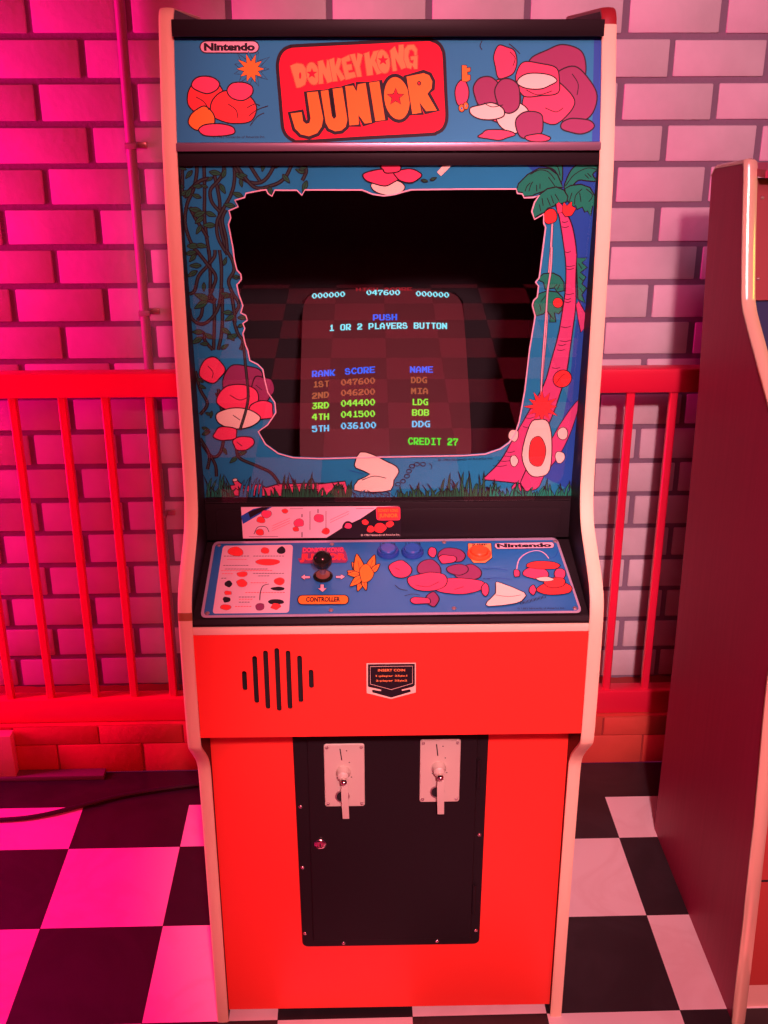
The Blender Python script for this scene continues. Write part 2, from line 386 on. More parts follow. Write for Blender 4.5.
for P_ in JR: a.stroke(P_[0], .0078, INK, 0, True)
for P_ in JR: letter(P_, BURST if 0 else ORNG, INK, .0014)
a.T = (0, 0, 1)

# maker's pill
a.rrect([(200, 41), (259, 41), (259, 53), (200, 53)], 6, PILL, INK, .0015)
a.text('Nintendo', (204, 51), (255, 51), 8, INK, .055)
a.text('© 1982 Nintendo of America Inc.', (213, 138.5), (265, 138), 2.6, INK)
# burst
def burst(x, y, r, q, n, mt, sd, line=INK):
    rd = random.Random(sd); pts = []
    for i in range(2*n):
        rr = r*rd.uniform(.85, 1.1) if i % 2 == 0 else r*q; t = math.pi*i/n; pts.append((x+rr*math.cos(t), y+rr*math.sin(t)))
    a.fill(pts, mt, line, .0012)
burst(251, 69, 20, .5, 11, BLUE, 3); burst(251, 69, 15, .5, 10, ORNG, 4)
# plain boulders stand where the figures are
a.blob(207, 98, 20, 20, SCAR, 1); a.blob(233, 108, 21, 18, SCAR, 2); a.blob(202, 119, 14, 12, ORNG, 3); a.blob(240, 92, 14, 9, PINK, 4); a.blob(205, 84, 15, 9, PINK, 44); a.blob(217, 130, 20, 6, PINK, 14)
for q in ([(196, 97), (204, 102), (209, 110)], [(228, 104), (236, 110), (238, 118)], [(247, 108), (255, 104), (260, 106)], [(249, 116), (257, 110), (268, 106)], [(250, 126), (257, 117), (264, 113)]): a.stroke(q, .0012, INK)
a.blob(558, 70, 27, 26, DPINK, 5); a.blob(570, 96, 25, 28, DPINK, 6); a.blob(549, 102, 27, 22, PINK, 7); a.blob(537, 80, 24, 18, PINK, 8)
a.blob(505, 62, 12, 17, PINK, 9); a.blob(578, 126, 16, 8, DPINK, 10); a.blob(499, 100, 22, 21, PINK, 11); a.blob(487, 92, 14, 14, DPINK, 20)
a.blob(512, 118, 18, 15, PALE, 12); a.blob(529, 124, 15, 14, DPINK, 13); a.blob(496, 135, 17, 5, PINK, 15); a.blob(538, 138, 13, 4, PINK, 16); a.blob(508, 96, 13, 17, DPINK, 21); a.blob(462, 93, 8, 13, PINK, 31); a.blob(488, 111, 17, 8, PALE, 36); a.blob(537, 81, 19, 8, PALE, 37)
for q in ([(484, 103), (492, 107), (503, 105)], [(526, 90), (538, 95), (552, 91)], [(572, 74), (578, 84), (577, 95)], [(545, 108), (556, 112), (563, 108)], [(510, 52), (515, 58), (513, 66)], [(482, 41), (480, 46), (482, 50)], [(509, 44), (514, 48), (520, 54)]): a.stroke(q, .0012, INK)
# key
a.T = (450, 30, .2083)
a.fill([(56, 170), (80, 170), (80, 182), (98, 180), (98, 200), (84, 202), (84, 215), (98, 216), (98, 240), (80, 250), (56, 246)], ORNG, INK, .0012)
a.fill(oval(56, 375, 15, 19), ORNG, INK, .0012); a.fill(oval(76, 365, 13, 18), ORNG, INK, .0012); a.fill(oval(56, 377, 5, 7), BLUE); a.fill(oval(77, 365, 4, 6), BLUE)
a.mb.build('artwork', MARQ)

# retainer strips round the marquee and bezel
b = MB(); b.box(-IN, IN, .072, .086, 1.4635, 1.4745, metal_d, .0015); b.build('marquee_retainer', CAB)
b = MB(); b.box(-IN, IN, .082, .094, 1.444, 1.4635, black_p, .001); b.box(-IN, IN, .102, .116, 1.606, 1.627, black_p, .001); b.build('trim_strip', CAB)

# bezel: printed pane with an opening and clear glass over it
BZ0, BZ1 = (.122, .940), (.088, 1.452)
BZ = Plane((0, BZ0[0], BZ0[1]), (BZ1[0]-BZ0[0], BZ1[1]-BZ0[1])); BH = math.hypot(BZ1[0]-BZ0[0], BZ1[1]-BZ0[1])
glass = bpy.data.materials.new('clear_glass'); glass.use_nodes = True; nt = glass.node_tree; nt.nodes.clear()
o_ = nt.nodes.new('ShaderNodeOutputMaterial'); mx = nt.nodes.new('ShaderNodeMixShader'); tr = nt.nodes.new('ShaderNodeBsdfTransparent'); gl = nt.nodes.new('ShaderNodeBsdfGlossy'); fr = nt.nodes.new('ShaderNodeFresnel')
gl.inputs['Roughness'].default_value = .006; fr.inputs['IOR'].default_value = 1.5; tr.inputs[0].default_value = (.98, .98, .98, 1)
nt.links.new(fr.outputs[0], mx.inputs[0]); nt.links.new(tr.outputs[0], mx.inputs[1]); nt.links.new(gl.outputs[0], mx.inputs[2]); nt.links.new(mx.outputs[0], o_.inputs[0])
BEZ = MB()
vv = [BZ.at(x, v, h) for h in (.0020, .0045) for v in (0, BH) for x in (-IN, IN)]
BEZ.add(vv, [(0, 2, 3, 1), (4, 5, 7, 6), (0, 1, 5, 4), (2, 6, 7, 3), (0, 4, 6, 2), (1, 3, 7, 5)], glass)
BEZO = BEZ.build('screen_glass', CAB)
opening = [(266.4, 189.5), (261, 190), (246, 193), (245, 197), (235, 200), (238.4, 206.4), (229.2, 210.3), (231, 217.5), (228.6, 224), (233, 247), (234.5, 259), (237, 269.5), (241, 274), (241.5, 279), (239, 282.5), (237, 284), (239, 294), (243, 305), (241, 312.5), (246, 315), (247.5, 319.7), (243, 323), (245, 328), (243, 333), (245.5, 344), (248, 350),
           (250, 360), (258, 364), (263, 369), (265, 380), (268, 392), (275, 402), (276, 412), (268, 424), (258.4, 431), (265.7, 443.7), (278.4, 452.9), (293, 457), (320, 458), (380, 456.5), (464, 455), (485, 453.5), (500, 448.4), (509, 442), (515, 433), (519, 421), (524.6, 390), (529.4, 348.4), (535, 315.6), (532, 304.7), (533.5, 300), (537, 296.5), (538.3, 285.5), (535.3, 282), (539, 277.3), (542.4, 250),
           (545.4, 226.8), (543.4, 223), (543.4, 213.8), (534.3, 219), (531.5, 211), (534.3, 202), (539, 195), (533.7, 197), (524, 197.5), (522, 193.6), (517, 193), (516, 188.6), (460, 188.8), (411, 189.4), (405, 191), (395, 194), (384, 195.5), (373, 194), (362, 189.6), (305, 189.6), (302, 195), (297, 190), (275, 189.8), (272, 196), (268, 193)]
a = Art(BZ, step=6e-6, base=-.002)
opuv = [a.P(p) for p in opening]
a.fill_uv([[(-IN, -.002), (IN, -.002), (IN, BH), (-IN, BH)], opuv[::-1]], BLUE)
ev = lambda x: x
# royal blue gradientless zone on the right edge of the print
a.fill([(574, 225), (597, 215), (590, 330), (582, 420), (574, 485), (560, 485), (540, 470), (560, 430), (570, 380), (574, 340), (578, 300)], NAVY, None, 0, 3)
a.fill([(524, 162), (600, 161), (592, 225), (570, 235), (550, 190)], NAVY)
# palm fronds
a.T = (520, 150, .1302)
def frond(p, ribs): 
    a.fill(p, GREEN, INK, .0018)
    for q in ribs: a.stroke(q, .0012, INK, 4)
frond(spline([(340, 290), (380, 180), (430, 120), (500, 80), (575, 70), (620, 100), (600, 150), (560, 190), (590, 240), (520, 240), (450, 235), (390, 290)], 3, True), [[(350, 280), (420, 190), (520, 140), (590, 150)], [(500, 190), (530, 220)], [(520, 180), (550, 210)]])
frond(spline([(320, 250), (330, 160), (320, 90), (280, 70), (180, 75), (140, 110), (200, 130), (270, 160)], 3, True), [[(240, 90), (290, 130), (310, 200)]])
frond([(-30, 320), (-10, 260), (60, 190), (150, 140), (230, 145), (290, 190), (320, 260), (330, 290), (250, 290), (180, 320), (110, 345), (100, 355), (25, 358), (20, 330)], [[(80, 190), (150, 155), (220, 170), (270, 230)], [(40, 320), (55, 280), (80, 255)], [(70, 320), (85, 270), (100, 245)], [(155, 300), (155, 260)], [(220, 210), (250, 250), (270, 280)], [(130, 320), (128, 270)]])
frond([(345, 300), (390, 275), (470, 265), (540, 290), (580, 360), (585, 440), (560, 430), (545, 510), (520, 470), (500, 480), (480, 440), (440, 460), (430, 430), (400, 440), (360, 380)], [[(480, 300), (430, 350), (420, 420)], [(510, 300), (560, 350), (530, 400)], [(400, 330), (380, 400)], [(460, 330), (470, 400)]])
frond([(108, 525), (92, 470), (110, 400), (150, 345), (210, 300), (280, 285), (340, 310), (370, 360), (360, 400), (270, 430), (215, 450), (190, 480), (150, 500)], [[(170, 370), (180, 430)], [(210, 370), (235, 430)], [(150, 420), (160, 470)], [(270, 340), (300, 390)], [(240, 350), (260, 410)]])
# trunk of the tall palm, down to the grass
a.T = (0, 0, 1)
tr_l = [(555, 204), (559, 216), (563, 240), (566, 265), (565.5, 290), (562, 315), (558, 337), (551, 362), (544, 385), (530, 410), (515, 436), (500, 462), (482, 480)]
tr_r = [(567, 213), (573, 228), (577, 255), (576, 280), (576, 305), (573, 330), (570, 352), (567, 372), (560, 395), (553, 415), (542, 440), (530, 462), (520, 484)]
a.fill([(579, 301), (586, 314), (585, 328), (581, 333), (578, 318), (576, 305)], TRUNK, INK, .0013)
a.fill([(574, 405), (580, 402), (572, 430), (560, 455), (545, 475), (536, 490), (512, 490), (520, 478), (545, 450), (560, 425)], TRUNK, INK, .0014, 3)
a.fill(spline(tr_l, 4)+spline(tr_r[::-1], 4), TRUNK, INK, .0018)
for x, y, L_ in ((562, 222, 6), (562, 227, 7), (565, 252, 6), (565, 266, 10), (566, 269, 8), (565, 294, 9), (565, 299, 6), (565, 302, 6), (561, 327, 10), (560, 341, 11), (558, 345, 8), (557, 350, 8), (554, 359, 10), (552, 368, 9), (525, 418, 9), (523, 427, 8), (506, 452, 9), (503, 456, 13), (498, 461, 14), (493, 466, 14)):
    a.stroke([(x, y), (x+L_*.5, y+.8), (x+L_, y-.5)], .0010, INK, 3)
a.T = (520, 150, .1302)
a.fill([(185, 490), (225, 455), (265, 460), (285, 500), (275, 550), (215, 570), (190, 545)], SCAR, INK, .0013, 3)
a.fill([(325, 440), (340, 400), (360, 430), (400, 395), (400, 430), (432, 450), (400, 505), (350, 515), (325, 480)], SCAR, INK, .0013)
a.fill([(280, 420), (300, 400), (330, 430), (325, 480), (290, 490)], PINK, INK, .001)
# rope / pole hanging down
a.T = (0, 0, 1)
a.stroke([(552.5, 224), (551, 250), (548, 290), (546.5, 330), (543, 370), (541, 400)], .0036, INK, 4); a.stroke([(552.5, 224), (551, 250), (548, 290), (546.5, 330), (543, 370), (541, 400)], .0022, PILL, 4)
a.T = (500, 250, .1367)
frond([(270, 215), (320, 175), (390, 170), (440, 195), (470, 240), (470, 300), (420, 310), (400, 280), (330, 290), (320, 240)], [[(420, 250), (390, 285)], [(440, 255), (420, 290)]])
frond([(265, 485), (245, 420), (250, 365), (290, 320), (350, 300), (420, 310), (460, 350), (455, 440), (430, 470), (400, 460), (410, 530), (365, 530), (370, 480), (340, 440), (320, 470)], [[(290, 400), (300, 440), (290, 450)], [(370, 480), (395, 510)], [(340, 330), (300, 380)]])
frond([(560, 60), (640, 60), (600, 95), (640, 130), (590, 165), (630, 200), (600, 250), (635, 280), (600, 330), (625, 390), (570, 360)], [[(575, 100), (600, 140)], [(580, 200), (610, 230)], [(585, 280), (605, 310)]])
a.stroke([(380, -20), (372, 150), (350, 300), (340, 450), (325, 650), (308, 900), (303, 1050)], .0034, INK, 4); a.stroke([(380, -20), (372, 150), (350, 300), (340, 450), (325, 650), (308, 900), (303, 1050)], .0021, PILL, 4)
a.T = (0, 0, 1)
a.fill(spline(tr_l[2:8], 4)+spline(tr_r[2:8][::-1], 4), TRUNK); a.stroke(tr_l[2:8], .0016, INK, 4); a.stroke(tr_r[2:8], .0016, INK, 4)
for x, y, L_ in ((565, 252, 6), (565, 266, 10), (566, 269, 8), (565, 294, 9), (565, 299, 6), (565, 302, 6), (561, 327, 10), (560, 341, 11), (558, 345, 8), (557, 350, 8)):
    a.stroke([(x, y), (x+L_*.5, y+.8), (x+L_, y-.5)], .0010, INK, 3)
a.fill(oval(558, 303, 5, 5), SCAR, INK, .001)
a.fill(oval(562.5, 379, 9.5, 8.5, 20, -30), SCAR, INK, .0014); a.stroke([(556, 384), (562, 376), (566, 374)], .001, INK)
burst(542, 407, 17, .5, 12, SCAR, 8)
# stand-in stone under the burst
a.fill([(530, 425), (538, 420), (548, 422), (552, 440), (550, 470), (540, 477), (529, 474), (522, 455)], PALE, INK, .0016, 4)
a.fill([(531, 442), (540, 437), (546, 450), (541, 466), (530, 462)], SCAR, INK, .0014, 4)
a.blob(514, 436, 5, 6, PALE, 91, .0011); a.blob(563, 434, 5, 6, PALE, 92, .0011); a.blob(514, 461, 4, 6, PALE, 93, .0011); a.blob(560, 458, 5, 6, PALE, 94, .0011)
# vines, upper left
a.T = (170, 155, .1302)
for p in ([(90, 60), (95, 200), (90, 300)], [(260, 60), (265, 300), (265, 500), (300, 768)], [(340, 150), (380, 350), (380, 470), (400, 620), (450, 768)], [(430, 420), (400, 500), (430, 640), (440, 768)],
          [(200, 45), (205, 130), (180, 260), (130, 380), (115, 520), (150, 650), (215, 768)], [(410, 50), (410, 130), (370, 200), (310, 270), (320, 360), (375, 430)], [(490, 50), (495, 180), (470, 300), (400, 430), (360, 520), (370, 640), (440, 768)],
          [(110, 330), (160, 260), (230, 200), (300, 180)], [(480, 60), (530, 150), (600, 205), (680, 215), (740, 180), (790, 100), (800, 40)], [(600, 60), (650, 140), (690, 200)], [(150, 400), (190, 480), (240, 560), (290, 640)]): a.vine(p)
for x, y, g_, L_ in ((60, 90, 20, 70), (180, 80, 170, 70), (170, 120, 130, 80), (110, 250, 200, 60), (80, 310, -30, 80), (120, 330, -60, 90), (240, 330, 200, 80), (300, 130, 10, 100), (400, 180, -70, 80), (380, 220, 60, 90), (500, 140, 30, 95), (540, 180, 80, 70), (560, 320, 200, 90), (520, 410, 180, 0.1), (500, 395, 190, 90), (240, 430, 190, 100), (180, 470, -20, 100), (260, 470, 140, 90), (270, 440, 20, 90), (350, 540, 180, 100), (240, 540, 120, 80), (720, 60, 100, 70), (130, 700, 0, 110), (200, 690, 10, 90), (120, 760, -10, 90), (330, 170, 150, 60), (250, 240, 180, 80), (290, 250, 200, 60)): a.leaf(x, y, g_, max(L_, 1))
a.T = (160, 140, .3125)
a.vine([(240, 75), (300, 150), (360, 145), (400, 120), (425, 70)]); a.vine([(460, 72), (468, 100), (455, 130)])
for x, y, g_, L_ in ((350, 148, 80, 34), (392, 110, 50, 36), (465, 105, 200, 34), (470, 130, 110, 40), (445, 95, -20, 28), (370, 90, -60, 30), (250, 110, 10, 30)): a.leaf(x, y, g_, L_)
a.T = (170, 250, .1302)
for p in ([(300, 0), (310, 200), (310, 330), (340, 420), (335, 768)], [(400, 290), (400, 600), (370, 768)], [(380, 0), (395, 150), (385, 380), (340, 500), (250, 570), (170, 530), (150, 450)], [(150, 340), (190, 310), (220, 200), (290, 120), (340, 50), (345, 0)],
          [(200, 0), (280, 100), (350, 200), (330, 290), (300, 370), (330, 400), (350, 370)], [(430, 0), (480, 80), (490, 160), (450, 240), (480, 330), (530, 420), (490, 520), (520, 640), (560, 700), (540, 768)], [(310, 390), (260, 400), (240, 500), (210, 540)], [(470, 330), (490, 450), (500, 560)], [(200, 620), (260, 640), (270, 700), (330, 768)]): a.vine(p)
for x, y, g_, L_ in ((200, 30, 130, 80), (240, 120, 180, 90), (210, 160, 150, 90), (260, 250, 90, 70), (300, 380, 200, 120), (290, 390, 150, 120), (480, 210, 0.1, 70), (410, 120, -70, 70), (470, 360, 200, 90), (480, 480, 180, 80), (500, 500, 150, 90), (520, 520, 0, 80), (520, 590, -20, 60), (260, 630, 180, 90), (250, 670, 150, 100), (330, 680, 210, 80), (390, 600, 30, 90), (520, 650, 160, 90), (440, 650, 40, 70), (300, 720, 180, 70), (390, 760, -30, 70), (460, 340, 150, 60), (530, 210, 200, 50)): a.leaf(x, y, g_, max(L_, 1))
# lower left: vines, grass, log
a.T = (180, 400, .1823)
for p in ([(85, -160), (110, -60), (150, 20), (110, 80)], [(120, 240), (175, 310), (220, 290), (240, 200), (235, 60), (200, -40)], [(170, 310), (195, 360), (200, 420)], [(110, 210), (160, 300), (150, 380)], [(210, -60), (240, 80), (330, 130), (380, 40)], [(310, 200), (310, 270), (330, 320), (420, 360), (500, 400), (545, 460)]): a.vine(p, .0052, .0022)
for x, y, g_, L_ in ((140, 70, 20, 40), (120, 150, 20, 45), (120, 190, -20, 50), (235, 260, 60, 45), (320, 300, -20, 50), (315, 310, 140, 55), (175, 60, 100, 40), (90, -120, 30, 45), (100, -80, 20, 45)): a.leaf(x, y, g_, L_)
a.T = (0, 0, 1)
# stones replacing the hanging figure
a.blob(243, 387, 21, 22, DPINK, 51); a.blob(262, 390, 11, 14, DPINK, 52); a.blob(238, 398, 20, 13, PINK, 53); a.blob(212, 370, 12, 13, PINK, 54); a.blob(262, 410, 12, 10, PINK, 55); a.blob(238, 418, 20, 11, PALE, 56); a.blob(226, 434, 12, 7, PINK, 57); a.blob(243, 443, 11, 7, PINK, 58)
for q in ([(230, 395), (240, 400), (250, 396)], [(208, 366), (213, 372), (212, 378)], [(256, 385), (262, 390)], [(233, 415), (240, 420)], [(237, 442), (242, 446)]): a.stroke(q, .0012, INK)
a.vine([(243, 340), (246, 370), (248, 400), (240, 430)], .0044, .002)
# top centre stand-in stones
a.blob(388, 187, 17, 8, PALE, 61, .0014); a.blob(382, 177, 18, 8, PINK, 62); a.blob(408, 175, 14, 7, PINK, 63); a.blob(391, 168, 10, 5, PINK, 64)
a.fill([(437, 172), (445, 163), (454, 163), (441, 176)], PALE); a.leaf(421, 180, 10, 7); a.leaf(430, 180, -20, 7)
# log
a.T = (180, 400, .1823)
a.fill([(265, 470), (300, 465), (290, 445), (300, 430), (320, 445), (350, 470), (440, 460), (470, 480), (540, 460), (790, 455), (800, 520), (770, 530), (270, 525)], LOGPK, INK, .0020)
for q in ([(480, 480), (520, 465), (545, 470)], [(610, 475), (660, 470)], [(660, 492), (768, 490)], [(680, 500), (760, 500)], [(300, 480), (330, 500)], [(390, 480), (385, 500)]): a.stroke(q, .0012, INK)
a.fill(oval(302, 438, 14, 9, 14, -10), PALE, INK, .0011)
a.T = (0, 0, 1)
a.fill([(318, 484), (345, 481), (349, 494), (318, 496)], LOGPK, INK, .0018)
# plain pale stone with the chain
a.fill([(355, 462), (360, 452), (372, 454), (388, 462), (396, 466), (399, 472), (394, 480), (391, 490), (372, 492), (354, 490), (358, 480), (370, 474), (356, 468)], PALE, INK, .0018, 2)
a.stroke([(362, 480), (374, 476), (386, 478)], .0013, INK); a.stroke([(349, 470), (364, 474)], .0009, NAVY)
for x, y in ((398, 484), (403, 481), (407, 476), (409, 471), (412, 466), (417, 464), (423, 464)): a.stroke(oval(x, y, 2.6, 1.9, 8), .0013, INK, 0, True)
a.stroke([(429, 463), (432, 466), (431, 469)], .0008, INK); a.text('© 1982 Nintendo of America Inc.', (438, 461), (493, 459), 2.4, INK)
# grass along the foot
rd = random.Random(5)
def grass(x0, x1, n, hmin, hmax, mt, yb0=494, yb1=493):
    for i in range(n):
        x = x0+(x1-x0)*(i+rd.random()*.8)/n; h = rd.uniform(hmin, hmax); l = rd.uniform(-7, 7); w_ = rd.uniform(1.3, 2.2); yb = 497
        a.fill(spline([(x-w_, yb), (x-w_*.5+l*.3, yb-h*.6), (x+l, yb-h), (x+w_*.6+l*.3, yb-h*.5), (x+w_, yb)], 2), mt, INK, .0010)
grass(207, 232, 16, 8, 24, GREEN); grass(228, 345, 26, 3, 12, LEAF); grass(240, 262, 6, 10, 22, BLUE); grass(282, 318, 16, 14, 26, LEAF); grass(330, 352, 10, 10, 22, LEAF); grass(352, 400, 14, 3, 8, BLUE); grass(398, 452, 20, 6, 16, LEAF); grass(440, 500, 24, 10, 27, LEAF); grass(488, 572, 34, 6, 20, GREEN)
# pale line round the opening
a.stroke_uv(opuv, .0019, PILL, True)
art = a.mb.build('artwork', BEZO)

# shroud and CRT monitor behind the glass

D0 = 1.836; D1 = 2.0
def pt(D, y): # depth along the optical axis -> (Y, z)
    k = (512-y)/FPX; return (D*(math.cos(PITCH)+k*math.sin(PITCH)), CH+D*(-math.sin(PITCH)+k*math.cos(PITCH)))
c1 = pt(2.0, 283); c0 = pt(1.836, 453)
CR = Plane((0, c0[0]-OY, c0[1]), (c1[0]-c0[0], c1[1]-c0[1])); CL = math.hypot(c1[0]-c0[0], c1[1]-c0[1])
cu0 = CR.uv(381, 283)[0]; cl_ = CR.uv(302, 300)[0]; crr = CR.uv(464, 300)[0]; CW = (crr-cl_)/2; cu = (crr+cl_)/2
CV0, CV1 = CL-.385, CL
def sag(u, v):
    a_ = (u-cu)/CW; b_ = (v-(CV0+CV1)/2)/((CV1-CV0)/2)
    return .012*(1-a_*a_)+.016*(1-b_*b_)
crt_glass = mat('crt_phosphor_glass', (.105, .040, .046), .35, spec=.25)
crt_body = mat('crt_body_grey', (.03, .025, .03), .6)
b = MB(); N = 24; vv = []; fs = []
for j in range(N+1):
    for i in range(N+1):
        u0 = -1+2*i/N; v0 = -1+2*j/N
        e = 11; m_ = max(abs(u0), abs(v0)); L_ = (abs(u0)**e+abs(v0)**e)**(1/e) or 1
        k = m_/L_ if m_ else 1
        u = cu+u0*k*CW; v = (CV0+CV1)/2+v0*k*(CV1-CV0)/2
        vv.append(CR.at(u, v, sag(u, v)-.028))
for j in range(N):
    for i in range(N): q = j*(N+1)+i; fs.append((q, q+1, q+N+2, q+N+1))
b.add(vv, fs, crt_glass, True)
CRT = b.build('monitor', CAB)
b = MB()   # tube bell behind the face
def ring(s_, h): return [CR.at(cu+s_*x*CW, (CV0+CV1)/2+s_*z*(CV1-CV0)/2, h) for x, z in ((-.9, -1), (.9, -1), (1, -.9), (1, .9), (.9, 1), (-.9, 1), (-1, .9), (-1, -.9))]
rs = [ring(1.01, -.029), ring(1.02, -.045), ring(.55, -.14), ring(.16, -.17)]
b.add([p for r_ in rs for p in r_], [(8*i+k, 8*i+(k+1) % 8, 8*i+8+(k+1) % 8, 8*i+8+k) for i in range(3) for k in range(8)]+[tuple(24+k for k in range(8))], crt_body)
b.build('tube', CRT)

# screen writing: 7x7 arcade letters lit on the tube face
FONT = {'0': '38 4C C6 C6 C6 64 38', '1': '18 38 18 18 18 18 7E', '2': '7C C6 0E 3C 78 E0 FE', '3': '7E 0C 18 3C 06 C6 7C', '4': '1C 3C 6C CC FE 0C 0C', '5': 'FC C0 FC 06 06 C6 7C', '6': '3C 60 C0 FC C6 C6 7C', '7': 'FE C6 0C 18 30 30 30', '8': '78 C4 E4 78 9E 86 7C', '9': '7C C6 C6 7E 06 0C 78',
 'A': '38 6C C6 C6 FE C6 C6', 'B': 'FC C6 C6 FC C6 C6 FC', 'C': '3C 66 C0 C0 C0 66 3C', 'D': 'F8 CC C6 C6 C6 CC F8', 'E': 'FE C0 C0 FC C0 C0 FE', 'G': '3E 60 C0 CE C6 66 3E', 'H': 'C6 C6 C6 FE C6 C6 C6', 'I': '7E 18 18 18 18 18 7E', 'K': 'C6 CC D8 F0 F8 DC CE', 'L': '60 60 60 60 60 60 7E', 'M': 'C6 EE FE FE D6 C6 C6', 'N': 'C6 E6 F6 FE DE CE C6', 'O': '7C C6 C6 C6 C6 C6 7C', 'P': 'FC C6 C6 C6 FC C0 C0', 'R': 'FC C6 C6 CE F8 DC CE', 'S': '78 CC C0 7C 06 C6 7C', 'T': '7E 18 18 18 18 18 18', 'U': 'C6 C6 C6 C6 C6 C6 7C', 'Y': '66 66 66 3C 18 18 18'}
def glow(name, c, s_): return mat(name, (.02, .02, .02), .4, emis=c, es=s_)
G_CY = glow('phosphor_cyan', (.25, .85, 1), 1.2); G_BL = glow('phosphor_blue', (.03, .13, 1), 1.2); G_SK = glow('phosphor_sky_blue', (.15, .60, 1), 1.1)
G_GR = glow('phosphor_green', (.35, 1, .06), 1.0); G_OR = glow('phosphor_dim_orange', (.55, .13, .05), .9); G_RD = glow('phosphor_dim_red', (.40, .01, .02), .9); G_CG = glow('phosphor_credit_green', (.10, .95, .03), 1.0)
def crt_uv(x, y):
    h = 0
    for _ in range(6):
        d = ray(x, y); p = CR.p+CR.N*h; t = (p-CO).dot(CR.N)/d.dot(CR.N); q = CO+d*t-CR.p; u, v = q.dot(CR.U), q.dot(CR.V); h = sag(u, v)-.028+.0006
    return CR.at(u, v, h)
def pix(mb, txt, x0, y0, x1, y1, h, mt, bow=0):   # centre line from (x0,y0) to (x1,y1), height h, in the photo
    n = len(txt)*8-1
    for i, ch in enumerate(txt):
        if ch == ' ': continue
        for r_, hx in enumerate(FONT[ch].split()):
            bits = int(hx, 16); run = None
            for c in range(9):
                on = c < 8 and bits >> (7-c) & 1
                if on and run is None: run = c
                if not on and run is not None:
                    quad = []
                    for cc, rr in ((run-.1, r_-.1), (run-.1, r_+1.1), (c+.1, r_+1.1), (c+.1, r_-.1)):
                        t = (i*8+cc)/n; x = x0+(x1-x0)*t; yc = y0+(y1-y0)*t+bow*4*t*(1-t)
                        quad.append(crt_uv(x, yc+(rr/7-.5)*h))
                    mb.add(quad, [(0, 1, 2, 3)], mt); run = None
WR = MB()
for T_ in (('000000', 312, 296, 345, 294, 5, G_CY), ('047600', 366.5, 292.5, 400, 292.5, 5, G_CY), ('000000', 416, 293.5, 449, 295, 5, G_CY), ('HIGH SCORE', 356, 289.5, 412, 289, 3.2, G_RD),
           ('PUSH', 373, 317.5, 397, 317, 6, G_BL), ('1 OR 2 PLAYERS BUTTON', 329, 328, 447, 326, 6, G_CY, -1.2),
           ('RANK', 312, 374, 335, 372.5, 6.2, G_BL), ('SCORE', 345, 371.5, 375, 369.5, 6.2, G_BL), ('NAME', 410, 369.5, 433, 369.5, 6.2, G_BL),
           ('1ST', 313, 384.5, 329, 383.5, 6, G_OR), ('047600', 341, 382.5, 375, 380.5, 6, G_OR), ('DDG', 411, 380, 427, 380, 6, G_OR),
           ('2ND', 312, 396, 329, 394.5, 6, G_OR), ('046200', 341, 393, 375, 391.5, 6, G_OR), ('MIA', 411, 391, 428, 391, 6, G_OR),
           ('3RD', 312, 406, 329, 405, 6.2, G_GR), ('044400', 341, 403.5, 375, 402, 6.2, G_GR), ('LDG', 412, 402, 428, 402, 6.2, G_GR),
           ('4TH', 312, 417, 329, 416.5, 6.2, G_GR), ('041500', 341, 414.5, 375, 413.5, 6.2, G_GR), ('BOB', 412, 412.5, 429, 412.5, 6.2, G_GR),
           ('5TH', 312, 429, 329, 428, 6.2, G_SK), ('036100', 341, 426, 376, 425, 6.2, G_SK), ('DDG', 412, 424, 430, 424, 6.2, G_SK),
           ('CREDIT 27', 408, 441, 458, 442, 7, G_CG)): pix(WR, *T_)
WR.build('score_writing', CRT)

# black panel with the long instruction card under the bezel
b = MB(); b.box(-IN, IN, .118, .128, .876, .938, black_p, .001); b.box(-IN, IN, .1185, .128, .939, .9462, black_p); b.box(-.270, .270, .116, .119, .884, .928, black_p, .001); b.build('card_panel', CAB); CP_ = CAB.children[-1] if False else b
INS = Plane((0, .1155, .878), (0, 1))
PANEL = [o for o in COL.objects if o.name.startswith('card_panel')][0]
a = Art(INS, base=.0001)
a.fill([(241, 507), (401, 506), (401, 537), (243, 538.5)], CARD)
a.fill([(241, 516), (253, 509), (262, 507), (272, 507), (243, 524)], NAVY); a.fill([(248, 512), (262, 507), (270, 507), (250, 518)], INK)
a.fill([(326, 538), (345, 526), (360, 519), (378, 507), (401, 506), (401, 537.5)], INK); a.fill(oval(348, 528, 6, 7), INK)
a.rrect([(376, 507), (400, 507), (400, 520), (377, 520)], 2, SCAR, PINK, .0008); a.text('DONKEY KONG', (378, 512), (398, 512), 3.2, ORNG, .02); a.text('JUNIOR', (379, 518.5), (398, 518.5), 5, ORNG, .03)
for x, y, r_, mt in ((266, 514, 5, PINK), (261, 520, 4, SCAR), (260, 532, 4, SCAR), (285, 511, 3, SCAR), (299, 523, 5, PINK), (296, 529, 3, SCAR), (319, 518, 5, PINK), (326, 531, 4, SCAR), (348, 526, 3.5, PINK), (365, 522, 3.5, SCAR), (380, 528, 6, SCAR), (390, 524, 4, SCAR), (371, 529, 4, SCAR)): a.blob(x, y, r_, r_*.8, mt, int(x), .0005)
a.stroke([(254, 534), (258, 527), (266, 527), (269, 532)], .001, INK); a.stroke([(310, 511), (310, 530)], .0008, INK); a.stroke([(326, 511), (326, 532)], .0008, INK)
for q in ([(302, 514), (302, 517)], [(302, 532), (302, 537)], [(318, 509), (318, 513)]): a.stroke(q, .0014, INK, 0)
for i in range(3): a.stroke([(272, 526+i*2.4), (290, 518+i*2.4)], .0005, PRED, 0)
for i in range(2): a.stroke([(330, 520+i*2.6), (349, 511+i*2.6)], .0005, PRED, 0)
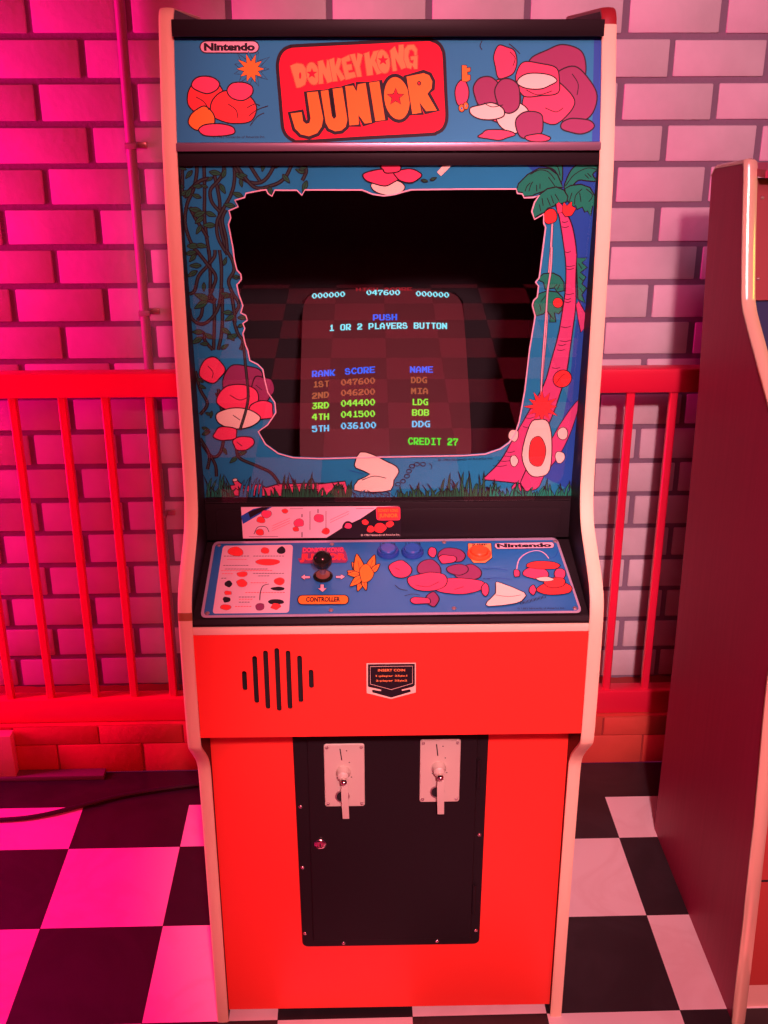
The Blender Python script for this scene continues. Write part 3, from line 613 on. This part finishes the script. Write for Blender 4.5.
a.text('© 1982 Nintendo of America Inc.', (361, 536), (400, 535.4), 2, PALE); a.stroke([(290, 508.7), (303, 508.6)], .0007, DPINK, 0); a.stroke([(356, 508.6), (374, 508.2)], .0007, DPINK, 0); a.stroke([(249, 536.7), (278, 536.3)], .0007, DPINK, 0)
a.mb.build('instruction_card', PANEL)

# control panel
CPF, CPB = (-.062, .8335), (.112, .8745)
cpn = MB()
cpn.prism([(-.071, .822), (-.071, .826), (-.066, .8315), (.116, .8738), (.116, .85), (.116, .70), (-.05, .70), (-.05, .822)], -IN, IN, black_p)
CPO = cpn.build('control_panel', CAB)
CPP = Plane((0, CPF[0], CPF[1]), (CPB[0]-CPF[0], CPB[1]-CPF[1]))
CPP.p += CPP.N*.0012
a = Art(CPP, base=.0006)
silver = mat('silver_edge', (.62, .50, .66), .3, .5)
a.rrect([(213.5, 542), (557, 538), (582, 613), (200.5, 618)], 5, silver, silver, .0008)
plate = a
a.rrect([(215.5, 544), (555.5, 540.3), (579.5, 611), (203.5, 615.7)], 4, CBLU)
a.rrect([(223, 546), (293, 545), (289, 613), (212.5, 614)], 3, CARD)
a.T = (196, 536, .1302)
for x, y, rx, ry, mt, sd in ((305, 122, 62, 34, SCAR, 1), (530, 115, 28, 26, SCAR, 2), (655, 112, 34, 28, INK, 3), (550, 205, 100, 24, SCAR, 4), (355, 295, 38, 20, SCAR, 5), (350, 365, 40, 30, SCAR, 6), (250, 370, 30, 26, INK, 7), (245, 440, 30, 16, SCAR, 8), (235, 492, 30, 22, INK, 9), (230, 550, 40, 22, SCAR, 10), (640, 350, 40, 28, SCAR, 11), (625, 408, 55, 14, INK, 12), (490, 545, 36, 28, DPINK, 13), (615, 508, 66, 18, INK, 14), (612, 545, 36, 24, SCAR, 15)): a.blob(x, y, rx, ry, mt, sd, .0004)
for x0, x1, y, mt in ((215, 420, 158, INK), (440, 690, 158, INK), (240, 415, 184, PRED), (210, 410, 230, INK), (225, 570, 258, INK), (195, 600, 270, PRED), (200, 305, 295, PRED), (440, 700, 292, INK), (480, 570, 312, INK), (195, 240, 330, INK), (420, 560, 365, PRED), (380, 700, 440, PRED), (330, 470, 475, INK), (330, 450, 492, PRED), (330, 430, 515, INK), (300, 440, 548, PRED)):
    for i in range(int((x1-x0)/22)):
        a.stroke([(x0+i*22, y), (x0+i*22+16, y-1)], .0013, mt, 0)
a.stroke([(560, 375), (515, 390), (495, 440), (490, 500)], .0014, INK)
a.T = (290, 536, .1302)
# small red title with outline
a.fill([(60, 180), (85, 175), (95, 95), (230, 100), (400, 90), (430, 130), (445, 190), (430, 210), (200, 215), (80, 218)], DPINK, None, 0)
a.text('DONKEY KONG', (98, 132), (410, 130), 36, PINK, .03); a.text('JUNIOR', (75, 208), (432, 205), 66, SCAR, .05)
for q in ([(82, 322), (115, 300), (115, 314), (155, 314), (155, 332), (115, 332), (115, 346)], [(425, 318), (390, 300), (390, 312), (352, 312), (352, 330), (390, 330), (390, 342)], [(250, 438), (212, 408), (232, 408), (232, 378), (262, 378), (262, 408), (285, 408)]): a.fill(q, PILL, INK, .0010)
a.rrect([(60, 462), (450, 460), (450, 530), (60, 532)], 32, ORNG, INK, .0018); a.text('CONTROLLER', (122, 513), (385, 511), 38, INK, .04)
a.text('JUMP', (0+700, 105), (760, 103), 26, NAVY, .02) if False else None
# plain orange leaf spray standing for the small winged figure
for g_, L_, x, y in ((-125, 150, 560, 330), (-160, 130, 560, 320), (-100, 190, 545, 330), (-70, 150, 600, 290), (-45, 100, 620, 290), (110, 120, 560, 320), (75, 100, 560, 330), (180, 100, 540, 300), (140, 130, 560, 310)): a.leaf(x, y, g_, L_, ORNG, .45, .0016)
a.blob(585, 295, 55, 70, ORNG, 77, .0012)
a.T = (370, 536, .15625)
# boulders again
for x, y, rx, ry, mt, sd in ((380, 215, 80, 55, DPINK, 1), (520, 130, 80, 50, DPINK, 2), (630, 240, 90, 50, DPINK, 3), (560, 330, 190, 50, PINK, 4), (370, 295, 120, 58, PINK, 5), (190, 220, 72, 55, PINK, 6), (400, 410, 45, 48, DPINK, 7), (320, 420, 70, 22, PINK, 8), (495, 155, 60, 28, PINK, 9), (400, 110, 26, 34, PINK, 10), (560, 220, 70, 34, DPINK, 11), (735, 350, 26, 40, PINK, 12)): a.blob(x, y, rx, ry, mt, sd, .0017)
for q in ([(290, 320), (370, 330), (440, 300)], [(540, 350), (600, 330)], [(160, 210), (190, 225)], [(160, 320), (190, 345), (240, 355)], [(220, 390), (270, 378), (320, 385)], [(720, 215), (768, 212)], [(725, 280), (768, 282)]): a.stroke(q, .0012, INK)
a.T = (470, 530, .1693)
a.fill([(-12, 85), (125, 85), (130, 170), (90, 200), (20, 200), (-12, 160)], ORNL, INK, .001); a.text('JUMP', (10, 102), (100, 102), 14, INK, .03)
a.rrect([(142, 84), (495, 78), (497, 112), (150, 118)], 16, PILL, INK, .0008); a.text('Nintendo', (160, 111), (482, 107), 24, INK, .055)
a.stroke([(275, 240), (290, 180), (340, 140), (400, 128), (440, 145), (465, 175)], .0015, PILL)
a.stroke([(465, 175), (500, 165), (520, 130)], .001, NAVY)
for x, y, rx, ry, mt, sd in ((390, 260, 80, 34, PINK, 1), (430, 215, 90, 26, SCAR, 2), (500, 350, 110, 40, SCAR, 3), (530, 270, 36, 34, PINK, 4), (500, 315, 60, 30, SCAR, 5), (440, 297, 52, 14, PALE, 6), (370, 360, 22, 30, PINK, 7), (275, 262, 20, 22, PINK, 8)): a.blob(x, y, rx, ry, mt, sd, .0016)
a.fill([(100, 430), (150, 380), (150, 320), (180, 318), (320, 375), (320, 410), (270, 440), (110, 458)], PALE, INK, .0017, 2); a.stroke([(150, 390), (230, 400), (300, 390)], .001, INK)
for i in range(7): a.stroke(oval(305+i*22, 438-i*6, 10, 7, 8), .0008, INK, 0, True)
for q in ([(75, 235), (140, 232), (220, 245)], [(90, 295), (160, 290), (245, 298)]): a.stroke(q, .0011, NAVY)
a.text('© 1982 Nintendo of America Inc.', (280, 476), (560, 472), 10, INK)
a.mb.build('printed_plate', CPO)
# screws of the plate
for x, y in ((219, 546), (332, 545), (444, 543), (555, 542), (575, 609), (454, 609), (331, 611), (207.5, 614)):
    u, v = CPP.uv(x, y); b = MB(); b.lathe([(.0034, 0), (.0034, .001), (.002, .0022), (.0004, .0025)], facing(CPP.at(u, v, .001), CPP.N, (1, 0, 0)), chrome_d, 12); b.build('screw', CPO)
# joystick
u, v = CPP.uv(323, 577); base = CPP.at(u, v, .001)
b = MB(); ball_m = mat('black_gloss_plastic', (.012, .014, .010), .12); wash = mat('brown_washer', (.20, .07, .05), .4)
b.lathe([(.0150, 0), (.0150, .0015), (.012, .003), (.005, .0035)], facing(base, CPP.N, (1, 0, 0)), ball_m, 24)
b.lathe([(.0105, .003), (.0105, .0042), (.006, .006), (.004, .0065)], facing(base, CPP.N, (1, 0, 0)), wash, 24)
b.lathe([(.0045, .004), (.0045, .03)], facing(base, CPP.N, (1, 0, 0)), chrome_d, 12); b.build('joystick_shaft', CPO)
bb = bmesh.new(); bmesh.ops.create_uvsphere(bb, u_segments=28, v_segments=18, radius=.0148)
c = base+CPP.N*.031
b = MB(); b.bm(bb, ball_m, True, Matrix.Translation(c)); b.build('joystick_ball', CPO)
# buttons
def button(x, y, m1, m2, r=.0155):
    u, v = CPP.uv(x, y); b = MB(); M = facing(CPP.at(u, v, .001), CPP.N, (1, 0, 0))
    b.lathe([(r*1.12, 0), (r*1.12, .003), (r, .006), (r*.84, .006), (r*.82, .004)], M, m1, 28)
    b.lathe([(r*.80, .002), (r*.80, .0085), (r*.70, .010), (r*.3, .0098), (.0002, .0096)], M, m2, 28); return b.build('button', CPO)
blue_b = mat('blue_plastic', (.02, .07, .35), .2); blue_c = mat('translucent_blue_plastic', (.03, .12, .45), .12)
orange_b = mat('orange_red_plastic', (.95, .10, .03), .25)
for x in (388, 412.5): tag(button(x, 553, blue_b, blue_c), 'blue start button')
tag(button(479, 555, orange_b, orange_b, .0165), 'orange-red jump button')
a = Art(CPP, base=.0012); a.text('1 PLAYER', (380, 546.5), (396, 546.4), 3, INK, .02); a.text('2 PLAYER', (405, 546.2), (421, 546), 3, INK, .02)
a.mb.build('lettering', CPO)

# cream strip, upper red panel, lower red panel
b = MB(); b.box(-IN, IN, -.0735, -.05, .8095, .8215, cream_strip, .0015); b.build('front_strip', CAB)
UPY = -.072
b = MB()
US = Plane((0, UPY, .70), (0, 1))
slots = [((243.9, 671), (245.3, 691)), ((254.5, 656), (256.8, 703.7)), ((265.4, 650.5), (268, 709.7)), ((276.5, 648), (279.4, 711.7)), ((287.7, 650.5), (290.3, 709.7)), ((299.2, 655.5), (301.2, 703)), ((310.6, 669.6), (311.8, 688.8))]
zb, zt = .636, .8095
loops = [[(-IN, zb-.70), (IN, zb-.70), (IN, zt-.70), (-IN, zt-.70)]]; su = []
for (p, q) in slots:
    u0, v0 = US.uv(*p); u1, v1 = US.uv(*q); uc = (u0+u1)/2; hw = .0036; L_ = []
    for i in range(7): t = math.pi*i/6; L_.append((uc+hw*math.cos(t), v0-hw+hw*math.sin(t)))
    for i in range(7): t = math.pi+math.pi*i/6; L_.append((uc+hw*math.cos(t), v1+hw+hw*math.sin(t)))
    su.append(L_)
loops += [L_[::-1] for L_ in su]
flat = [p for l in loops for p in l]
tri = tessellate_polygon([[Vector((u_, v_, 0)) for u_, v_ in l] for l in loops]); fs = []
for i, j, k in tri:
    A, B, C_ = flat[i], flat[j], flat[k]
    if (B[0]-A[0])*(C_[1]-A[1])-(B[1]-A[1])*(C_[0]-A[0]) < 0: j, k = k, j
    fs.append((i, j, k))
b.add([US.at(u_, v_) for u_, v_ in flat], fs, red_lam)
for L_ in su:
    n = len(L_); b.add([US.at(x, z) for x, z in L_]+[US.at(x, z, -.003) for x, z in L_], [(i, i+n, (i+1) % n+n, (i+1) % n) for i in range(n)], red_lam)
b.add([US.at(-IN, zb-.70), US.at(IN, zb-.70), US.at(IN, zb-.70, -.012), US.at(-IN, zb-.70, -.012)], [(0, 3, 2, 1)], red_lam)
UPO = b.build('upper_front_panel', CAB)
b = MB(); b.box(-.19, -.05, UPY+.013, UPY+.02, .66, .79, black_in); tag(b.build('speaker_baffle', UPO), 'dark speaker behind the slots')
b = MB(); b.box(-IN, IN, UPY+.02, UPY+.03, .634, .82, black_in); b.prism([(UPY+.012, zb), (.02, .60), (.03, .60), (UPY+.024, zb+.01)], -IN, IN, black_in); b.build('inner_panel', CAB)
# coin badge
BD = Plane((0, UPY-.0002, .70), (0, 1)); a = Art(BD, base=.0006)
a.T = (350, 650, .1042)
BADGE = mat('badge_silver', (.85, .66, .50), .35)
a.fill([(158, 125), (632, 120), (632, 405), (395, 468), (160, 412)], BADGE)
a.fill([(172, 135), (622, 130), (622, 335), (580, 375), (582, 400), (395, 455), (215, 405), (210, 380), (172, 345)], INK)
a.fill([(165, 350), (240, 365), (300, 380), (296, 392), (225, 380), (205, 385), (215, 408), (165, 405)], BADGE); a.fill([(628, 345), (560, 362), (495, 378), (500, 390), (570, 375), (588, 385), (580, 405), (628, 400)], BADGE)
a.stroke([(195, 157), (600, 152), (600, 318), (395, 378), (195, 325)], .0007, BADGE, 0, True)
a.text('INSERT COIN', (268, 205), (528, 203), 24, ORNL, .02); a.text('1-player 25¢x1', (248, 260), (548, 258), 22, ORNL, .02); a.text('2-player 25¢x2', (248, 306), (548, 304), 22, ORNL, .02)
tag(a.mb.build('coin_badge', UPO), 'black shield badge reading INSERT COIN')

LPY = .013
b = MB(); b.box(-IN, IN, LPY, LPY+.016, .014, .64, red_lam); LPO = b.build('lower_front_panel', CAB)
# coin door
DP = Plane((0, LPY, .3), (0, 1))
def duv(x, y): u, v = DP.uv(x, y); return u, v+.3
fx0 = duv(302.5, 940)[0]; fx1 = duv(479, 940)[0]; fz0 = duv(390, 944)[1]; fz1 = .632
def rr(x0, x1, z0, z1, r, top=True):
    out = []
    for cx_, cz_, a0 in ((x1-r, z0+r, -90), (x1-r, z1-r, 0), (x0+r, z1-r, 90), (x0+r, z0+r, 180)):
        for i in range(6): t = R(a0+90*i/5); out.append((cx_+r*math.cos(t), cz_+r*math.sin(t)))
    return out
def slab(mb, out, y_front, y_back, mt, bev=.0012):
    n = len(out); cxm = sum(p[0] for p in out)/n; czm = sum(p[1] for p in out)/n
    ins = []
    for x, z in out: dx, dz = x-cxm, z-czm; ins.append((x-math.copysign(bev, dx), z-math.copysign(bev, dz)))
    vv = [(x, y_back, z) for x, z in out]+[(x, y_front+bev, z) for x, z in out]+[(x, y_front, z) for x, z in ins]
    fs = [(i+k*n, (i+1) % n+k*n, (i+1) % n+(k+1)*n, i+(k+1)*n) for k in (0, 1) for i in range(n)]+[tuple(2*n+i for i in range(n))]
    mb.add(vv, fs, mt)
fr_ = [(x*(1+.022*(z-fz0)/(fz1-fz0)*(1.35 if x < 0 else .75)), z) for x, z in rr(fx0, fx1, fz0, fz1, .010)]
b = MB(); slab(b, fr_, LPY-.004, LPY+.002, black_p); DOOR = b.build('coin_door', CAB)
dx0 = duv(312, 900)[0]; dx1 = duv(472, 900)[0]; dz0 = duv(390, 937)[1]
b = MB(); slab(b, rr(dx0, dx1, dz0, fz1-.004, .002), LPY-.0075, LPY-.0035, black_p, .0018); b.build('door_leaf', DOOR)
for y0, y1 in ((757, 785), (882, 910)):
    u, z0 = duv(472, y1); _, z1 = duv(472, y0); b = MB(); b.tube([(dx1+.002, LPY-.007, z0), (dx1+.002, LPY-.007, z1)], .003, black_p, 10); b.build('hinge', DOOR)
def bolt(p, n=(0, -1, 0), r=.0036, mt=None):
    b = MB(); b.lathe([(r, 0), (r, .0008), (r*.75, .0022), (r*.2, .003)], facing(p, n), mt or chrome, 12); return b
for x, y in ((300, 806), (302.5, 866.7), (305, 932.5), (343.6, 942), (437, 940), (475.5, 929.5), (479, 834)):
    u, z = duv(x, y-1); u = max(fx0+.005, min(fx1-.005, u)); z = max(fz0+.004, z); bolt((u, LPY-.004, z)).build('screw', DOOR)
u, z = duv(320.5, 840.5); b = MB(); M = facing((u, LPY-.0075, z), (0, -1, 0))
b.lathe([(.0098, 0), (.0098, .0025), (.0085, .004), (.006, .0045), (.0055, .0035), (.0004, .0035)], M, chrome, 24)
b.box(u-.001, u+.001, LPY-.0122, LPY-.0108, z-.004, z+.002, black_in); b.build('door_lock', DOOR)
for (xa, ya, xb, yb) in ((323.8, 741, 364, 802.5), (420, 736.5, 459.5, 798)):
    ua, za = duv(xa, ya); ub, zb_ = duv(xb, yb); ub = ua+.0645; uc = ua+.0323
    b = MB(); slab(b, rr(ua, ub, zb_, za, .004), LPY-.010, LPY-.007, steel, .001)
    H = za-zb_
    b.add([(uc-.0065+d, LPY-.0103, za-.008-q) for d, q in ((-.0009, 0), (.0009, 0), (.0034, .022), (.0016, .022))], [(0, 3, 2, 1)], black_in)
    for du, dz in ((.004, .012), (.008, .034), (-.012, .063), (.011, .062)):
        b.add([(uc+du+.0011*math.cos(t*math.pi/4), LPY-.0103, za-dz+.0011*math.sin(t*math.pi/4)) for t in range(8)], [tuple(range(8))], black_in)
    b.build('coin_plate', DOOR)
    for du in (.005, .0595):
        for zz in (za-.006, zb_+.006): bolt((ua+du, LPY-.0098, zz), r=.0026, mt=chrome_d).build('screw', DOOR)
    # reject knob and hanging return lever
    b = MB(); kz = za-.052
    b.lathe([(.0115, 0), (.0115, .004), (.0095, .008), (.0088, .014), (.005, .0165), (.0004, .017)], facing((uc-.002, LPY-.010, kz), (0, -1, 0)), steel, 24)
    b.lathe([(.0048, .014), (.0055, .019), (.0052, .024), (.003, .027), (.0004, .028)], facing((uc-.001, LPY-.010, kz-.004), (0, -1, 0)), chrome, 16); b.build('reject_knob', DOOR)
    b = MB(); cz = zb_+.020
    b.lathe([(.0120, 0), (.0115, .0015), (.010, .002), (.0095, .0004), (.0004, .0004)], facing((uc-.004, LPY-.010, cz), (0, -1, 0)), chrome_d, 24)
    b.lathe([(.0092, .0005), (.0092, .001), (.0004, .0012)], facing((uc-.004, LPY-.010, cz), (0, -1, 0)), black_in, 20)
    pth = [(uc+.001, LPY-.024, kz-.006), (uc+.000, LPY-.027, kz-.022), (uc+.0005, LPY-.028, (kz+zb_)/2-.014), (uc+.0015, LPY-.026, zb_-.012)]
    vv = []
    for i, (x, y, z) in enumerate(pth):
        hw = (.0042, .0055, .0056, .0052)[i]
        vv += [(x-hw, y+.004, z), (x-hw, y, z), (x+hw, y, z), (x+hw, y+.004, z)]
    fs = [(4*i+k, 4*i+(k+1) % 4, 4*i+4+(k+1) % 4, 4*i+4+k) for i in range(3) for k in range(4)]+[(0, 3, 2, 1), (12, 13, 14, 15)]
    b.add(vv, [f[::-1] for f in fs], steel)
    b.box(uc-.003, uc+.003, LPY-.022, LPY-.010, kz-.026, kz-.020, steel); b.build('return_lever', DOOR)

# ------------------------------------------------------------ second cabinet on the right
wood_m = bpy.data.materials.new('mahogany_laminate'); wood_m.use_nodes = True; nt = wood_m.node_tree; bs = nt.nodes['Principled BSDF']
tc = nt.nodes.new('ShaderNodeTexCoord'); mp = nt.nodes.new('ShaderNodeMapping'); mp.inputs['Scale'].default_value = (30, 30, 1.2); nz = nt.nodes.new('ShaderNodeTexNoise'); nz.inputs['Scale'].default_value = 3; nz.inputs['Detail'].default_value = 6
rp = nt.nodes.new('ShaderNodeValToRGB'); rp.color_ramp.elements[0].color = (.34, .022, .075, 1); rp.color_ramp.elements[1].color = (.46, .036, .11, 1)
nt.links.new(tc.outputs['Object'], mp.inputs[0]); nt.links.new(mp.outputs[0], nz.inputs['Vector']); nt.links.new(nz.outputs['Fac'], rp.inputs[0]); nt.links.new(rp.outputs[0], bs.inputs['Base Color']); bs.inputs['Roughness'].default_value = .5; bs.inputs['Specular IOR Level'].default_value = .3
chrome_t = mat('shiny_edge_trim', (.86, .66, .44), .18, .35)
C2 = empty('arcade_cabinet', (.658, 1.464, 0)); C2.location = (.658, 1.464, 0)
tag(C2, 'mahogany-coloured arcade machine with shiny metal edge trim, cut by the right of the photo', 'arcade machine')
def Y2(y): return y-1.464
fr2 = [(0, 0), (.002, .04), (.030, .40), (.060, .659), (.040, .72), (-.02, .80), (-.04, .86), (-.01, .92), (.09, .99), (.213, 1.078), (.345, 1.172), (.372, 1.195), (.386, 1.22), (.418, 1.32), (.444, 1.412), (.455, 1.421)]
bk2 = [(.595, 1.402), (.616, 1.385), (.560, 1.0), (.548, .80), (.536, .48), (.536, .22), (.538, 0)]
for x0, x1 in ((0, .02), (.60, .62)):
    b = MB(); b.prism(fr2+bk2, x0, x1, wood_m); b.build('side_panel', C2)
    t = MB(); path = spline(fr2, 3)+[bk2[0], bk2[1]]; vv = []; n = len(path); xm = (x0+x1)/2
    for i, (y, z) in enumerate(path):
        a0 = path[max(i-1, 0)]; c0_ = path[min(i+1, n-1)]; dy, dz = c0_[0]-a0[0], c0_[1]-a0[1]; L = math.hypot(dy, dz) or 1; ny, nz_ = dz/L, -dy/L
        for px_, d in [(-.0115, .003), (-.0115, -.001), (-.008, -.004), (0, -.0055), (.008, -.004), (.0115, -.001), (.0115, .003)]: vv.append((xm+px_, y+ny*d, z+nz_*d))
    t.add(vv, [(i*7+j, (i+1)*7+j, (i+1)*7+j+1, i*7+j+1) for i in range(n-1) for j in range(6)], chrome_t, True); t.build('edge_molding', C2)
redlam2 = mat('terracotta_laminate', (.42, .06, .045), .4); dkred2 = mat('dark_red_laminate', (.24, .035, .04), .4); pale_k = mat('pale_kick_board', (.75, .55, .42), .5)
b = MB(); b.prism([(.03, .055), (.05, .055), (.09, .62), (.07, .62)], .02, .60, redlam2)
b.box(.02, .60, .045, .07, .27, .274, black_in); tag(b.build('front_panel', C2), 'terracotta front panel')
b = MB(); b.box(.02, .60, .035, .06, .0, .055, pale_k); b.build('kick_board', C2)
b = MB(); b.prism([(.09, .66), (.0, .80), (-.02, .86), (.02, .91), (.25, .93), (.25, .66)], .02, .60, black_p); b.build('control_panel', C2)
b = MB(); b.prism([(.40, 1.20), (.44, 1.395), (.46, 1.395), (.42, 1.20)], .02, .60, dkred2); MQ2 = b.build('upper_panel', C2)
for dz in (.035, .165): bolt((.032, .40+.04*dz/.195+.0005, 1.20+dz), r=.003, mt=chrome_d).build('screw', MQ2)
b = MB(); b.prism([(.40, 1.40), (.59, 1.395), (.59, 1.41), (.40, 1.412)], .02, .60, wood_m); b.build('top_panel', C2)
navy_bz = mat('dark_blue_bezel', (.03, .04, .10), .3)
b = MB(); b.prism([(.16, .93), (.41, 1.20), (.43, 1.20), (.18, .93)], .02, .60, navy_bz); b.build('screen_bezel', C2)
b = MB(); b.box(.02, .60, .525, .535, .01, 1.0, black_in); b.build('back_panel', C2)

# ------------------------------------------------------------ railing
rail_red = mat('glossy_red_railing_paint', (.66, .012, .05), .35)
RL = empty('railing', (.05, 2.28, LZ)); tag(RL, 'bright red wooden railing with slim balusters along the brick wall', 'railing')
b = MB(); b.box(-1.75, 1.75, -.012, .028, .924-LZ, .976-LZ, rail_red, .004); b.build('top_rail', RL)
b = MB(); b.box(-1.75, 1.75, -.012, .028, .0005, .193-LZ, rail_red, .004); b.build('bottom_rail', RL)
xs = [-.907, -.812, -.718, -.614, -.523, -.431]; x = -.338
while x < .55: xs.append(x); x += .0935
xs += [.597, .69, .785, .88, .975, 1.07]; xs = [-1.285, -1.19, -1.096, -1.0]+xs
for x in xs:
    b = MB(); b.box(x-.05-.0085, x-.05+.0085, -.003, .014, .19-LZ, .926-LZ, rail_red, .002, 1); b.build('baluster', RL)

# conduit on the wall, left of the main cabinet
cm = mat('painted_conduit', (.34, .24, .28), .5)
CN = empty('conduit', (-.449, WY-.022, LZ)); tag(CN, 'thin vertical conduit pipe clipped to the brick wall left of the tall arcade machine', 'pipe')
b = MB(); b.tube([(0, 0, .002), (0, 0, 2.3)], .0105, cm, 14); b.build('pipe', CN)
for z in (1.42-LZ, 1.075-LZ, .60-LZ):
    b = MB(); b.box(-.012, .012, -.012, .020, z-.006, z+.006, cm, .002); b.box(.010, .030, .014, .0215, z-.006, z+.006, chrome_d, .001); b.build('clip', CN)

# things on the floor by the plinth
cardm = mat('cream_cardboard', (.72, .60, .34), .7)
b = MB(); b.box(-.25, 0, 0, .028, 0, .112, cardm, .0015)
bx = b.build('block'); bx.location = (-.806, 2.2245, .0132); tag(bx, 'cream coloured block standing on the grey board below the railing at the left edge', 'block')
bm_ = mat('grey_board', (.14, .12, .12), .6)
b = MB(); b.box(-.55, .0, 0, .030, 0, .013, bm_, .002); bo = b.build('floor_board'); bo.location = (-.60, 2.2235, 0); tag(bo, 'flat dark grey board lying on the floor along the plinth at the left', 'board')
cabm = mat('black_rubber_cable', (.02, .015, .02), .5)
b = MB(); b.tube(spline([(-1.2, 2.10, .006), (-.95, 2.075, .006), (-.80, 2.072, .006), (-.716, 2.084, .006), (-.623, 2.12, .006), (-.528, 2.158, .006), (-.382, 2.19, .006), (-.28, 2.20, .006), (-.15, 2.205, .006), (.0, 2.205, .006)], 6), .005, cabm, 8)
tag(b.build('cable'), 'thin black cable running across the floor behind the tall arcade machine', 'cable')
